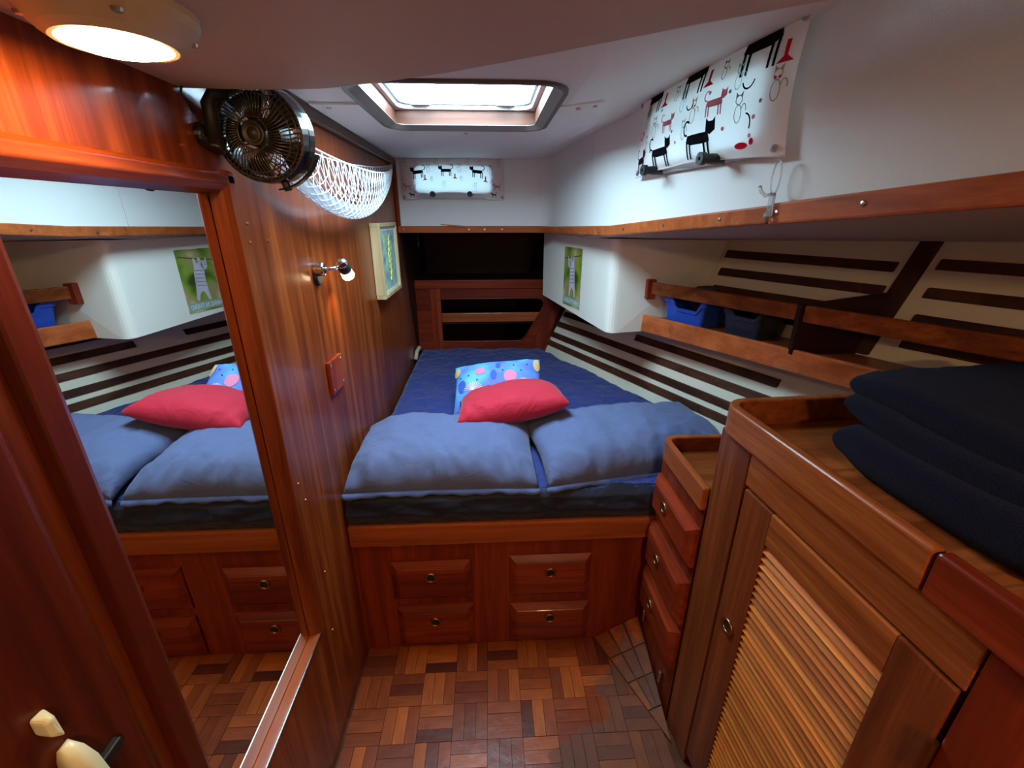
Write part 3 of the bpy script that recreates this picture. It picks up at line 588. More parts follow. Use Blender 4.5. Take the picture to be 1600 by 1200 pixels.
LY0, LY1, LZ0, LZ1 = 0.402, 0.662, 0.14, 0.838
door = MB().box(X0 - 0.001, X0 + 0.024, LY1, DY1, DZ0, DZ1).build('locker_door', 'stile', tl, bevel=0.002)
MB().box(X0 - 0.001, X0 + 0.024, DY0, LY0, DZ0, DZ1).build('door_stile', 'stile', door, bevel=0.002)
MB().box(X0 - 0.001, X0 + 0.024, LY0, LY1, LZ1, DZ1).build('door_rail', 'teak_y', door, bevel=0.002)
MB().box(X0 - 0.001, X0 + 0.024, LY0, LY1, DZ0, LZ0).build('door_rail', 'teak_y', door, bevel=0.002)
nsl = 40; pitch = (LZ1 - LZ0) / nsl
sl0 = None
M['louvre'] = wood('louvre_teak', (128, 66, 22), (168, 92, 34), (200, 122, 52), 'y', rough=0.38, coat=0.2, tint=0.32)
for k in range(nsl):
    z = LZ0 + pitch * k
    if sl0 is None:
        sl0 = MB().hexa([(X0 + 0.000, LY0, z + 0.000), (X0 + 0.005, LY0, z - 0.001), (X0 + 0.022, LY0, z + 0.0165), (X0 + 0.018, LY0, z + 0.0195)], [(X0 + 0.000, LY1, z), (X0 + 0.005, LY1, z - 0.001), (X0 + 0.022, LY1, z + 0.0165), (X0 + 0.018, LY1, z + 0.0195)]).build('louvre_slat', 'louvre', door)
    else: dupe(sl0, (0, 0, pitch * k))
MB().box(X0 + 0.023, X0 + 0.028, LY0, LY1, LZ0, LZ1).build('louvre_backing', 'darkwood', door)
pull(door, (X0 - 0.001, 0.703, 0.575), (-1, 0, 0), 0.020)
for z in (0.80, 0.2):
    MB().tube([(X0 - 0.004, 0.3225, z - 0.028), (X0 - 0.004, 0.3225, z + 0.028)], 0.006, 10).build('hinge', 'bronze', door)
tl.rotation_euler = (0, 0, TH); tl.scale = (1, 1, 1.013)

# ================================================================== BED
def fbm(x, y, z, o=4): return noise.fractal(Vector((x, y, z)), 1.0, 2.0, o)
def ridge(x, y, z): return 1 - abs(noise.noise(Vector((x, y, z))))
mt = thing('mattress', 'wedge-shaped berth mattress in a rumpled navy blue sheet', 'mattress', (0.2, 1.9, 0.543))
Y0, Y1 = 1.150, 2.735
def matt(u, v):
    # v: 0 bottom of front face, up and over to the aft end
    prof = [(0.0, Y0 + 0.004, 0.546), (0.05, Y0 - 0.010, 0.585), (0.10, Y0 - 0.002, 0.632), (0.13, Y0 + 0.022, 0.656), (0.17, Y0 + 0.07, 0.664), (1.0, Y1, 0.660)]
    for (a, ya, za), (b, yb_, zb) in zip(prof[:-1], prof[1:]):
        if v <= b + 1e-9: t = (v - a) / (b - a); y = ya + (yb_ - ya) * t; z = za + (zb - za) * t; break
    xl = XW + 0.008; xrr = min(hx(max(y, Y0), z) - 0.02, 1.02)
    x = xl + (xrr - xl) * u
    e = min(u, 1 - u) * (xrr - xl)
    if v > 0.12:
        z -= 0.05 * max(0, 1 - e / 0.04) ** 2
        z += 0.010 * fbm(x * 5, y * 5, 1.3) + 0.014 * (max(0.72, ridge(x * 6 + y * 3, y * 5 - x * 2, 4.0)) - 0.75) + 0.009 * (max(0.75, ridge(x * 14 - y * 4, y * 11 + x * 5, 9.0)) - 0.75) + 0.002 * fbm(x * 22, y * 22, 3.0)
    else:
        w_ = math.sin(min(1, v / 0.12) * PI)
        y += w_ * (0.012 * (ridge(x * 5 + z * 9, z * 6, 2.0) - 0.8) + 0.006 * fbm(x * 9, z * 20, 7.0)) - 0.004
    return (x, y, z)
me_ = MB().grid(matt, 150, 150); me_.build('fitted_sheet', 'sheet', mt, smooth=True)
def skirt(u, v):
    p = matt(u, v * 0.128); return (p[0], p[1] - 0.0025, p[2])
MB().grid(skirt, 160, 24).build('mattress_side', 'skirt', mt, smooth=True)
MB().loft([[(XW + .02, y, 0.546), (min(hx(y, .55) - .03, 1.0), y, 0.546), (min(hx(y, .63) - .05, 1.0), y, 0.635), (XW + .02, y, 0.635)] for y in (Y0 + 0.03, Y1 - 0.02)]).build('mattress_core', 'skirt', mt)

def pillow(name, mat, W, D, Ht, Hb, mtx, seed, label, cat, droop=0.0, px=4.0, nx=70, ny=50, wr=0.013, pinch=0.04, group=None, flange=None, cornerp=0.0, corner_lift=0.0):
    """soft pillow: top and bottom skins meeting at a seam, with creases running in from the seam"""
    def skin(sgn):
        def f(u, v):
            a, b = 2 * u - 1, 2 * v - 1
            m = max(0.0, (1 - abs(a) ** px) * (1 - abs(b) ** px))
            h = m ** 0.5
            # sides pulled in between the corners
            x = a * W / 2 * (1 - pinch * (1 - b * b) * abs(a) ** 3); y = b * D / 2 * (1 - pinch * (1 - a * a) * abs(b) ** 3)
            z = sgn * (Ht if sgn > 0 else Hb) * h
            edge_ = (1 - m)
            cr = (ridge(x * 14 + seed, y * 5 + seed, seed) - 0.72) * wr * 1.5 * (0.25 + edge_) + fbm(x * 7 + seed, y * 7, seed * 2.1) * wr * 0.9
            # creases that fan in from the front seam
            fan = math.exp(-((b + 1) / 0.45)) * (ridge(x * 17 + b * 2.0 + seed + 0.6 * noise.noise(Vector((x * 6, b * 3, seed))), seed * 3, b * 1.6) - 0.72) * wr * 2.6
            if sgn > 0: z += (cr + fan) * min(1, h * 2.2)
            z += corner_lift * (abs(a) ** 6) * (abs(b) ** 6)
            z -= droop * max(0, -b - 0.25) ** 2
            return mtx @ Vector((x, y, z))
        return f
    mb = MB().grid(skin(1), nx, ny).grid(skin(-1), nx, ny)
    xs = mtx.translation
    o = mb.build(name, mat, None, smooth=True)
    tag(o, label, cat, group); return o, skin(1), skin(-1)
def T(loc, rx=0, ry=0, rz=0):
    return Matrix.Translation(loc) @ Matrix.Rotation(math.radians(rz), 4, 'Z') @ Matrix.Rotation(math.radians(rx), 4, 'X') @ Matrix.Rotation(math.radians(ry), 4, 'Y')
pl1, s1, b1 = pillow('bed_pillow', 'pillow', 0.605, 0.37, 0.090, 0.030, T((-0.158, 1.325, 0.700), rx=3), 1.7, 'large blue pillow lying against the left bulkhead at the berth front', 'pillow', droop=0.05, group='two large blue bed pillows')
pl2, s2, b2_ = pillow('bed_pillow', 'pillow', 0.69, 0.365, 0.090, 0.030, T((0.480, 1.372, 0.704), rx=3, rz=9), 5.3, 'large blue pillow on the right beside the low drawer unit', 'pillow', droop=0.05, group='two large blue bed pillows')
def flange(o, sk, bot, nm):
    pts = [sk(u, 0.0) for u in [k / 60 for k in range(61)]]
    mb = MB(); rings = []
    for k, p in enumerate(pts):
        w_ = 0.004 + 0.002 * math.sin(k * 0.5) * math.sin(k * 0.17)
        q = p + Vector((0, -w_, -0.014 - 0.003 * math.sin(k * 0.9) - 0.002 * math.sin(k * 0.37))); rings.append([p + Vector((0, 0, .002)), p - Vector((0, 0, .002)), q - Vector((0, 0, .002)), q + Vector((0, -.001, .002))])
    mb.loft(rings).build(nm, 'pillow_shade', o, smooth=True)
flange(pl1, s1, b1, 'pillowcase_hem'); flange(pl2, s2, b2_, 'pillowcase_hem')
rc, _, _ = pillow('throw_cushion', 'red', 0.40, 0.30, 0.074, 0.062, T((0.072, 1.515, 0.795), rx=-9, ry=-8, rz=2), 9.1, 'plain red throw cushion lying on the two blue pillows', 'cushion', px=2.6, pinch=0.05, wr=0.008, nx=50, ny=40)
def print_mat():
    m, nt, b = new_mat('sea_print_cotton'); N = nt.nodes; L = nt.links
    tc = N.new('ShaderNodeTexCoord'); n = N.new('ShaderNodeTexNoise'); n.inputs['Scale'].default_value = 9; n.inputs['Detail'].default_value = 3; L.new(tc.outputs['Object'], n.inputs['Vector'])
    cr = N.new('ShaderNodeValToRGB'); L.new(n.outputs['Fac'], cr.inputs['Fac']); e = cr.color_ramp.elements; e[0].position = 0.35; e[0].color = lin((98, 120, 214)); e[1].position = 0.65; e[1].color = lin((112, 190, 236)); x = e.new(0.5); x.color = lin((92, 160, 232))
    L.new(cr.outputs['Color'], b.inputs['Base Color']); b.inputs['Roughness'].default_value = 0.8; return m
M['seaprint'] = print_mat(); M['coral'] = plain('coral_print', (222, 128, 162), 0.8); M['coralw'] = plain('pale_coral_print', (240, 200, 206), 0.8); M['fishblue'] = plain('fish_print', (58, 92, 190), 0.8); M['sand'] = plain('sand_print', (222, 190, 140), 0.8); M['dot'] = plain('dark_dot_print', (40, 44, 110), 0.8)
pc, ps, pb_ = pillow('throw_cushion', 'seaprint', 0.385, 0.26, 0.075, 0.06, T((0.028, 1.735, 0.772), rx=32, ry=-8, rz=0), 3.3, 'sea-life print throw cushion in light blue behind the red one', 'cushion', px=2.6, pinch=0.05, wr=0.006, nx=50, ny=40)
def decal(sk, polys, nm, mat, par, off=0.0012, room=None):
    """flat print: 2d polygons in the (u, v) of a skin, laid on its surface"""
    mb = MB(); e_ = 0.004
    def lift(u, v):
        u = min(0.995, max(0.005, u)); v = min(0.995, max(0.005, v))
        p = Vector(sk(u, v)); du = Vector(sk(min(1, u + e_), v)) - Vector(sk(max(0, u - e_), v)); dv = Vector(sk(u, min(1, v + e_))) - Vector(sk(u, max(0, v - e_)))
        n_ = du.cross(dv); n_ = n_.normalized() if n_.length > 1e-12 else Vector((0, 0, 1))
        if room is not None and n_.dot(room - p) < 0: n_ = -n_
        return p + n_ * off
    def emit_tri(a, b, c, depth):
        big = max((Vector(a) - Vector(b)).length, (Vector(b) - Vector(c)).length, (Vector(c) - Vector(a)).length)
        if depth and big > 0.03:
            m = lambda p, q: ((p[0] + q[0]) / 2, (p[1] + q[1]) / 2)
            ab, bc, ca_ = m(a, b), m(b, c), m(c, a)
            for t in ((a, ab, ca_), (ab, b, bc), (ca_, bc, c), (ab, bc, ca_)): emit_tri(*t, depth - 1)
        else: mb.add([lift(*a), lift(*b), lift(*c)], [(0, 1, 2)])
    for poly in polys:
        for t in tessellate_polygon([[Vector((p[0], p[1], 0)) for p in poly]]): emit_tri(*[tuple(poly[k]) for k in t], 2)
    return mb.build(nm, mat, par)
def disc(u, v, ru, rv, n=14): return [(u + ru * math.cos(2 * PI * k / n), v + rv * math.sin(2 * PI * k / n)) for k in range(n)]
def fanpoly(u, v, r, n, asp=1.4, a0=0.25, a1=2.9):
    ps_ = []
    for k in range(n):
        a = a0 + (a1 - a0) * k / (n - 1); d_ = 0.006
        ps_.append([(u - d_ * math.sin(a) * .5, v + d_ * math.cos(a) * .5), (u + d_ * math.sin(a) * .5, v - d_ * math.cos(a) * .5), (u + r * math.cos(a) + d_ * math.sin(a), v + r * asp * math.sin(a) - d_ * math.cos(a)), (u + r * math.cos(a) - d_ * math.sin(a), v + r * asp * math.sin(a) + d_ * math.cos(a))])
    return ps_
for d_ in (disc(0.33, 0.66, 0.055, 0.08), disc(0.66, 0.50, 0.07, 0.12), disc(0.90, 0.28, 0.05, 0.06)): decal(ps, [d_], 'coral_print', 'coral', pc, 0.002)
for d_ in (fanpoly(0.25, 0.30, 0.11, 11), fanpoly(0.80, 0.34, 0.08, 9)): decal(ps, d_, 'sea_fan_print', 'coralw', pc, 0.0026)
for d_ in (disc(0.48, 0.55, 0.035, 0.10), disc(0.53, 0.75, 0.03, 0.07), disc(0.12, 0.42, 0.05, 0.12)): decal(ps, [d_], 'fish_print', 'fishblue', pc, 0.0022)
for d_ in (disc(0.05, 0.78, 0.045, 0.10), disc(0.955, 0.80, 0.04, 0.14), disc(0.55, 0.20, 0.07, 0.06)): decal(ps, [d_], 'shell_print', 'sand', pc, 0.0022)
dp_ = decal(ps, [disc(u, v, 0.010, 0.016, 8) for u, v in ((0.2, 0.6), (0.3, 0.48), (0.42, 0.35), (0.58, 0.62), (0.7, 0.72), (0.78, 0.6), (0.85, 0.75), (0.76, 0.38), (0.1, 0.6), (0.38, 0.2))], 'dot_print', 'dot', pc, 0.0024); dp_['kind'] = 'stuff'

# ---- folded towel on the tall locker
tw = thing('bath_towel', 'thick folded navy terry towel on top of the tall locker', 'towel', (0.86, 0.56, 1.017))
def slab(x0, x1, y0, y1, z0, z1, seed, lean=0.0, sag=0.0):
    """one thick fold of terry: rounded loop at the near end, soft sides"""
    n = 30; rings = []; nl = 44; rad = (z1 - z0) / 2
    for i in range(nl + 1):
        s_ = (i / nl) ** 1.5; x = x0 + (x1 - x0) * s_; e = min(x - x0, x1 - x); k = min(1, e / rad); k = max(0.05, math.sqrt(max(0, 1 - (1 - k) ** 2)))
        r = []
        for j in range(n):
            a = 2 * PI * j / n; ca_, sa_ = math.cos(a), math.sin(a)
            yy = (abs(ca_) ** 0.45) * (1 if ca_ > 0 else -1); zz = (abs(sa_) ** 0.7) * (1 if sa_ > 0 else -1)
            y = (y0 + y1) / 2 + yy * (y1 - y0) / 2 * (0.9 + 0.1 * k) + lean * (x - x0); z = (z0 + z1) / 2 + zz * rad * k
            z += sag * math.sin((y - y0) / (y1 - y0) * PI * 1.7 + seed) * 0.5
            nz = fbm(x * 6, y * 6, seed) * 0.012 + fbm(x * 20, y * 20, seed + z * 9) * 0.004 + fbm(x * 90, y * 90, seed + z * 90) * 0.0016
            r.append((x + 0.5 * nz, y + nz, max(1.0165, z + nz * 0.8)))
        rings.append(r)
    return MB().loft(rings)
slab(0.640, 1.10, 0.33, 0.715, 1.016, 1.105, 1.0, 0.05, 0.012).build('towel_fold', 'towel', tw, smooth=True)
slab(0.668, 1.10, 0.36, 0.740, 1.085, 1.140, 2.0, 0.07, 0.014).build('towel_fold', 'towel', tw, smooth=True)
slab(0.690, 1.10, 0.38, 0.770, 1.125, 1.185, 3.4, 0.08, 0.014).build('towel_fold', 'towel', tw, smooth=True)

# ---- bins on the hull shelf
def tub(nm, c, W, D, Ht, mat, label, rz, dip=0.35, cat='storage bin'):
    t = thing(nm, label, cat, c, rotz=0)
    Rz = Matrix.Rotation(math.radians(rz), 3, 'Z')
    def P(x, y, z): v_ = Rz @ Vector((x, y, 0)); return (c[0] + v_.x, c[1] + v_.y, c[2] + z)
    n = 40; per = rrect(-0.5, 0.5, -0.5, 0.5, 0.10, 4)
    # resample the outline finely along each side
    out = []
    for a, b in zip(per, per[1:] + per[:1]):
        d_ = (Vector(b) - Vector(a)).length; m_ = max(1, int(d_ / 0.06))
        for k in range(m_): out.append((a[0] + (b[0] - a[0]) * k / m_, a[1] + (b[1] - a[1]) * k / m_))
    def top(x, y):
        if x < -0.30:      # side facing the cabin is cut down in the middle
            s_ = abs(y + 0.10)
            return Ht * (1 - dip * max(0, min(1, (0.34 - s_) / 0.10)))
        return Ht
    rings = []
    for (k0, ins, zf) in ((0.86, 0, 0.0), (0.97, 0, 0.78), (0.97, 0, 0.80), (1.03, 0, 0.81), (1.05, 0, 1.0), (1.0, 0, 1.0), (0.94, 0, 0.80), (0.83, 0, 0.06)):
        rings.append([P(x * W * k0, y * D * k0, 0.001 + (top(x, y) * zf if zf > 0.07 else Ht * zf)) for x, y in out])
    MB().loft(rings).build('tub_body', mat, t)
    return t
tub('storage_bin', (0.835, 1.715, 1.045), 0.17, 0.20, 0.105, 'binblue', 'bright blue open plastic bin on the hull shelf next to the padded locker', 25)
tub('storage_tub', (0.955, 1.515, 1.045), 0.15, 0.15, 0.095, 'bindark', 'dark smoky plastic tub on the shelf between blue bin and divider', 25, 0.2, 'storage tub')
bg_ = MB().hexa([(0.83, 1.74, 1.05), (0.92, 1.70, 1.05), (0.93, 1.79, 1.05), (0.85, 1.80, 1.05)], [(0.835, 1.745, 1.19), (0.905, 1.715, 1.195), (0.915, 1.78, 1.19), (0.85, 1.79, 1.185)]).build('grey_pouch', 'bag', bevel=0.012, seg=3); tag(bg_, 'dark grey pouch standing inside the blue bin', 'pouch')

# ================================================================== SMALL THINGS
# ---- ceiling lamp (left, lit)
def ceiling_lamp(lc, label, mat='glow'):
    cl = thing('ceiling_lamp', label, 'lamp', (lc.x, lc.y, 1.594), 'round ceiling lamps')
    MB().lathe([(0.0, 0.0), (0.072, 0.0), (0.072, -0.006), (0.068, -0.012), (0.056, -0.025), (0.049, -0.030), (0.045, -0.030), (0.043, -0.024), (0.0, -0.024)], lc, (0, 0, 1), 48).build('lamp_housing', 'lampwhite', cl, smooth=False)
    MB().lathe([(0.0, -0.0365), (0.015, -0.036), (0.030, -0.0345), (0.041, -0.031), (0.0445, -0.027), (0.0445, -0.0248), (0.0, -0.0245)], lc, (0, 0, 1), 40, False).build('lamp_diffuser', mat, cl, smooth=True)
    for a in (0.6, 2.2, 3.8, 5.4):
        MB().lathe([(0.0, -0.003), (0.004, -0.002), (0.005, 0.001)], lc + Vector((0.062 * math.cos(a), 0.062 * math.sin(a), -0.018)), (0, 0, 1), 10, False).build('screw', 'steel', cl)
ceiling_lamp(Vector((-0.352, 0.525, 1.634)), 'round lit ceiling lamp with a warm glowing diffuser, beside the left bulkhead')
ceiling_lamp(Vector((0.38, -0.55, 1.634)), 'added fill lamp, unseen behind the camera', 'glow_fill')  # added unseen lamp that brightens the berth front and floor

# ---- fan
fc = Vector((-0.380, 0.845, 1.580)); fn_ = Vector((-0.04, -0.99, -0.08)).normalized()
fu = Vector((0, 0, 1)); fr_ = fn_.cross(fu).normalized(); fu = fr_.cross(fn_).normalized()
FR = 0.074
fan = thing('cabin_fan', 'small black caged fan bracketed to the bulkhead above the mirror', 'fan', (XW, 0.87, 1.50))
def fp(a, r, d): return fc + (fr_ * math.cos(a) + fu * math.sin(a)) * r + fn_ * d
# drum
MB().lathe([(FR - .004, 0.0), (FR, 0.0), (FR + .002, -0.018), (FR + .002, -0.021), (FR, -0.0225), (FR + .002, -0.024), (FR + .002, -0.046), (FR - .002, -0.052), (FR - .008, -0.052), (FR - .008, -0.006), (FR - .004, 0.0)], fc, fn_, 56, False).build('drum', 'black', fan, smooth=False)
gr = MB()
for k in range(56):
    a = 2 * PI * k / 56
    gr.tube([fp(a + 0.20, 0.024, 0.016), fp(a + 0.12, 0.042, 0.0155), fp(a + 0.04, 0.056, 0.012), fp(a, 0.068, 0.006), fp(a, FR - 0.002, -0.001)], 0.0011, 5)
for r, d in ((0.024, 0.016), (0.058, 0.0105), (0.068, 0.005)):
    gr.tube([fp(2 * PI * k / 48, r, d) for k in range(48)], 0.0013, 5, True)
gr = gr.build('front_grille', 'grille', fan, smooth=True); gr['kind'] = 'stuff'
rg = MB()
for k in range(30):
    a = 2 * PI * k / 30; rg.tube([fp(a, 0.028, -0.075), fp(a, 0.052, -0.068), fp(a, FR - 0.003, -0.050)], 0.0012, 5)
for r, d in ((0.045, -0.071), (0.062, -0.062)): rg.tube([fp(2 * PI * k / 40, r, d) for k in range(40)], 0.0012, 5, True)
rg = rg.build('rear_grille', 'black', fan, smooth=True); rg['kind'] = 'stuff'
MB().lathe([(0.0, 0.019), (0.007, 0.0185), (0.009, 0.015), (0.013, 0.015), (0.0145, 0.0175), (0.0185, 0.017), (0.020, 0.010), (0.0, 0.008)], fc, fn_, 28, False).build('hub_badge', 'hub', fan, smooth=True)
MB().lathe([(0.026, -0.026), (0.028, -0.04), (0.028, -0.075), (0.02, -0.082), (0.0, -0.082)], fc, fn_, 28).build('motor', 'blackmat', fan, smooth=False)
for k in range(5):
    a0 = 2 * PI * k / 5
    MB().grid(lambda u, v, a0=a0: fp(a0 + (v - 0.5) * (0.55 + 0.35 * u), 0.016 + 0.048 * u, -0.012 - 0.016 * v), 6, 5).build('fan_blade', 'blackmat', fan, smooth=True, solid=0.0012)
# bracket: post on the wall, yoke strap under the drum
MB().tube([(XW + 0.026, 0.820, 1.570), (XW + 0.026, 0.820, 1.618), (XW + 0.032, 0.824, 1.630), (XW + 0.05, 0.835, 1.634)], [0.011, 0.011, 0.010, 0.008], 14).build('bracket_post', 'blackmat', fan, smooth=True)
MB().lathe([(0.018, 0.0), (0.018, 0.010), (0.012, 0.016), (0.0, 0.016)], (XW, 0.823, 1.575), (1, 0, 0), 20).build('wall_flange', 'black', fan, bevel=0.002)
MB().lathe([(0.014, -0.012), (0.014, 0.012)], (XW + 0.024, 0.823, 1.562), (0, 0.4, 0.9), 16).build('pivot_knob', 'black', fan, bevel=0.003)
strap = [fp(a, FR + 0.010, -0.028) for a in [PI + 0.35 + 1.15 * k / 12 for k in range(13)]]
MB().loft([[p + fn_ * 0.009, p - fn_ * 0.009, p - fn_ * 0.009 + (p - fc).normalized() * 0.003, p + fn_ * 0.009 + (p - fc).normalized() * 0.003] for p in strap]).build('yoke_strap', 'black', fan)
MB().lathe([(0.007, 0.0), (0.007, 0.016)], fp(PI + 1.35, FR, -0.028), (fp(PI + 1.35, 1, 0) - fc), 12).build('yoke_knob', 'black', fan, bevel=0.002)
MB().tube([(XW + 0.012, 0.80, 1.60), (XW + 0.005, 0.79, 1.625), (XW + 0.02, 0.80, 1.68), (XW + 0.03, 0.83, 1.70)], 0.002, 6).build('cable', 'blackmat', fan, smooth=True)

# ---- net hammock
nh = thing('net_hammock', 'white knotted net hammock slung along the bulkhead behind the fan', 'net', (XW + 0.04, 1.6, 1.45))
NA, NB_ = Vector((XW + 0.008, 0.93, 1.655)), Vector((XW + 0.012, 2.30, 1.682))
def net(s_, t_):
    # s along the length, t 0 = wall edge, 1 = cabin edge
    env = math.sin(PI * min(1, max(0, s_)) ** 0.66) ** 0.75 if 0 < s_ < 1 else 0
    base = NA.lerp(NB_, s_)
    x = base.x + env * (0.010 + 0.085 * t_ ** 0.8)
    back = base.z - 0.060 * env; front = base.z - 0.085 * env
    zt_ = back + (front - back) * t_
    sag = 0.145 * env * (1 - (2 * t_ - 1) ** 2) ** 0.6
    return Vector((x, base.y, zt_ - sag))
nm_ = MB(); NS, NT = 34, 20
for fam in (1, -1):
    for k in range(-NT, NS + NT):
        path = []
        for j in range(NT + 1):
            s_ = (k + fam * j * 0.5) / NS
            if 0.0 <= s_ <= 1.0: path.append(net(s_, j / NT))
        if len(path) > 1: nm_.tube(path, 0.0011, 4)
nm_ = nm_.build('net_mesh', 'net', nh); nm_['kind'] = 'stuff'
for t_ in (0.0, 1.0): MB().tube([net(k / 40, t_) for k in range(41)], 0.0022, 6).build('edge_cord', 'net', nh, smooth=True)
for c_, d_ in ((NB_, Vector((0.0, 0.05, 0.010))), (NA, Vector((0.0, -0.05, 0.015)))): MB().tube([c_, c_ + d_], 0.003, 6).build('hanging_cord', 'net', nh)
nw = MB().grid(lambda u, v: net(0.06 + 0.88 * u, 0.30 + 0.52 * v) + Vector((0, 0, 0.004)), 40, 12).build('folded_net_layer', cloth_thin('net_layer', (226, 232, 240), 0.5), nh, smooth=True)

# ---- reading lamp
rl = thing('reading_lamp', 'small chrome swivel reading lamp, lit, on the bulkhead', 'lamp', (XW, 1.215, 1.29))
MB().lathe([(0.0, 0.0), (0.021, 0.0), (0.021, 0.006), (0.018, 0.010), (0.0, 0.010)], (XW, 1.215, 1.300), (1, 0, 0), 28).build('wall_rose', 'blackmat', rl, bevel=0.001)
MB().lathe([(0.018, 0.0), (0.018, 0.022), (0.015, 0.026), (0.0, 0.026)], (XW, 1.213, 1.322), (1, 0, 0), 28).build('mount', 'chrome', rl, bevel=0.001)
MB().tube([(XW + 0.022, 1.213, 1.322), (XW + 0.045, 1.235, 1.322), (XW + 0.050, 1.275, 1.326)], 0.0045, 10).build('arm', 'chrome', rl, smooth=True)
hd = Vector((XW + 0.050, 1.278, 1.334)); hdir = Vector((0.10, 0.62, -0.77)).normalized()
MB().lathe([(0.006, -0.008), (0.013, -0.004), (0.016, 0.006), (0.016, 0.034)], hd, hdir, 24).build('head', 'chrome', rl, smooth=False)
MB().lathe([(0.0162, 0.010), (0.0168, 0.012), (0.0168, 0.028), (0.0162, 0.030)], hd, hdir, 24, False).build('head_band', 'blackmat', rl)
MB().lathe([(0.0, 0.034), (0.016, 0.034), (0.018, 0.052), (0.016, 0.056), (0.0, 0.056)], hd, hdir, 24, False).build('lens', 'glow2', rl, smooth=False)
sp = bpy.data.lights.new('reading_lamp_beam', 'SPOT'); sp.energy = 1.6; sp.color = (1.0, 0.72, 0.40); sp.spot_size = math.radians(80); sp.spot_blend = 0.8; sp.shadow_soft_size = 0.012
so = bpy.data.objects.new('reading_lamp_beam', sp); COL.objects.link(so); so.location = hd + hdir * 0.062 - Vector((rl.location)); so.parent = rl
so.rotation_euler = Vector((-0.32, -0.10, -0.94)).to_track_quat('-Z', 'Y').to_euler()

# ---- framed picture
pf = thing('framed_picture', 'tall picture of a pale blue-green design in a light wood frame on the bulkhead', 'picture', (XW, 1.98, 1.14))
M['palewood'] = wood('pale_wood', (176, 146, 104), (200, 170, 126), (216, 190, 150), 'z', rough=0.5, coat=0.0)
PY0, PY1, PZ0, PZ1 = 1.815, 2.150, 1.135, 1.430
for (a, b, c, d) in ((PY0, PY1, PZ1 - .015, PZ1), (PY0, PY1, PZ0, PZ0 + .015), (PY0, PY0 + .015, PZ0 + .015, PZ1 - .015), (PY1 - .015, PY1, PZ0 + .015, PZ1 - .015)):
    MB().box(XW + .001, XW + 0.040, a, b, c, d).build('frame_side', 'palewood', pf, bevel=0.002)
def art_mat():
    m, nt, b = new_mat('picture_print'); N = nt.nodes; L = nt.links
    tc = N.new('ShaderNodeTexCoord'); v = N.new('ShaderNodeTexVoronoi'); v.inputs['Scale'].default_value = 42; L.new(tc.outputs['Object'], v.inputs['Vector'])
    n = N.new('ShaderNodeTexNoise'); n.inputs['Scale'].default_value = 24; n.inputs['Detail'].default_value = 5; L.new(tc.outputs['Object'], n.inputs['Vector'])
    cr = N.new('ShaderNodeValToRGB'); L.new(n.outputs['Fac'], cr.inputs['Fac']); e = cr.color_ramp.elements; e[0].position = 0.3; e[0].color = lin((80, 150, 170)); e[1].position = 0.7; e[1].color = lin((226, 226, 150)); x = e.new(0.5); x.color = lin((176, 214, 206))
    mx = N.new('ShaderNodeMix'); mx.data_type = 'RGBA'; mx.blend_type = 'MULTIPLY'; mx.inputs['Factor'].default_value = 0.35; L.new(cr.outputs['Color'], mx.inputs['A']); L.new(v.outputs['Color'], mx.inputs['B']); L.new(mx.outputs['Result'], b.inputs['Base Color']); b.inputs['Roughness'].default_value = 0.4
    return m
M['art'] = art_mat(); M['artyellow'] = plain('print_yellow', (220, 214, 110), 0.5); M['mount'] = plain('picture_mount', (220, 228, 220), 0.7)
MB().box(XW + .001, XW + .028, PY0 + .014, PY1 - .014, PZ0 + .014, PZ1 - .014).build('mount_board', 'mount', pf)
MB().box(XW + .028, XW + .0295, PY0 + .035, PY1 - .03, PZ0 + .03, PZ1 - .03).build('artwork', 'art', pf)
stem = MB()
yc = (PY0 + PY1) / 2
stem.tube([(XW + .0305, yc + 0.012 * math.sin(k * 0.9), PZ0 + 0.06 + 0.019 * k) for k in range(10)], 0.003, 5)
for k in range(7):
    z = PZ0 + 0.08 + 0.024 * k
    for s_ in (-1, 1): stem.tube([(XW + .0305, yc, z), (XW + .0305, yc + s_ * 0.045, z + 0.022)], [0.003, 0.001], 5)
stem.build('branch_motif', 'artyellow', pf)

# ---- access cover plate
ap = thing('cover_plate', 'small wooden cover plate with four bright screws on the bulkhead above the berth', 'plate', (XW, 1.23, 0.975))
MB().box(XW + .001, XW + 0.012, 1.180, 1.285, 0.972, 1.070).build('plate', 'maho_z', ap, bevel=0.002)
for y, z in ((1.192, 1.058), (1.273, 1.058), (1.192, 0.984), (1.273, 0.984)):
    MB().lathe([(0.0, 0.003), (0.004, 0.002), (0.0055, -0.001)], (XW + 0.012, y, z), (1, 0, 0), 10, False).build('screw', 'chrome', ap)
# pale cord end by the aft corner of the mattress
ce = MB().tube([(XW + 0.012, 2.52, 0.655), (XW + 0.015, 2.56, 0.69), (XW + 0.02, 2.62, 0.70), (XW + 0.025, 2.68, 0.672)], 0.012, 10).build('pipe_bend', 'vinyl_beige', smooth=True); tag(ce, 'short pale pipe bend in the corner by the mattress', 'pipe')

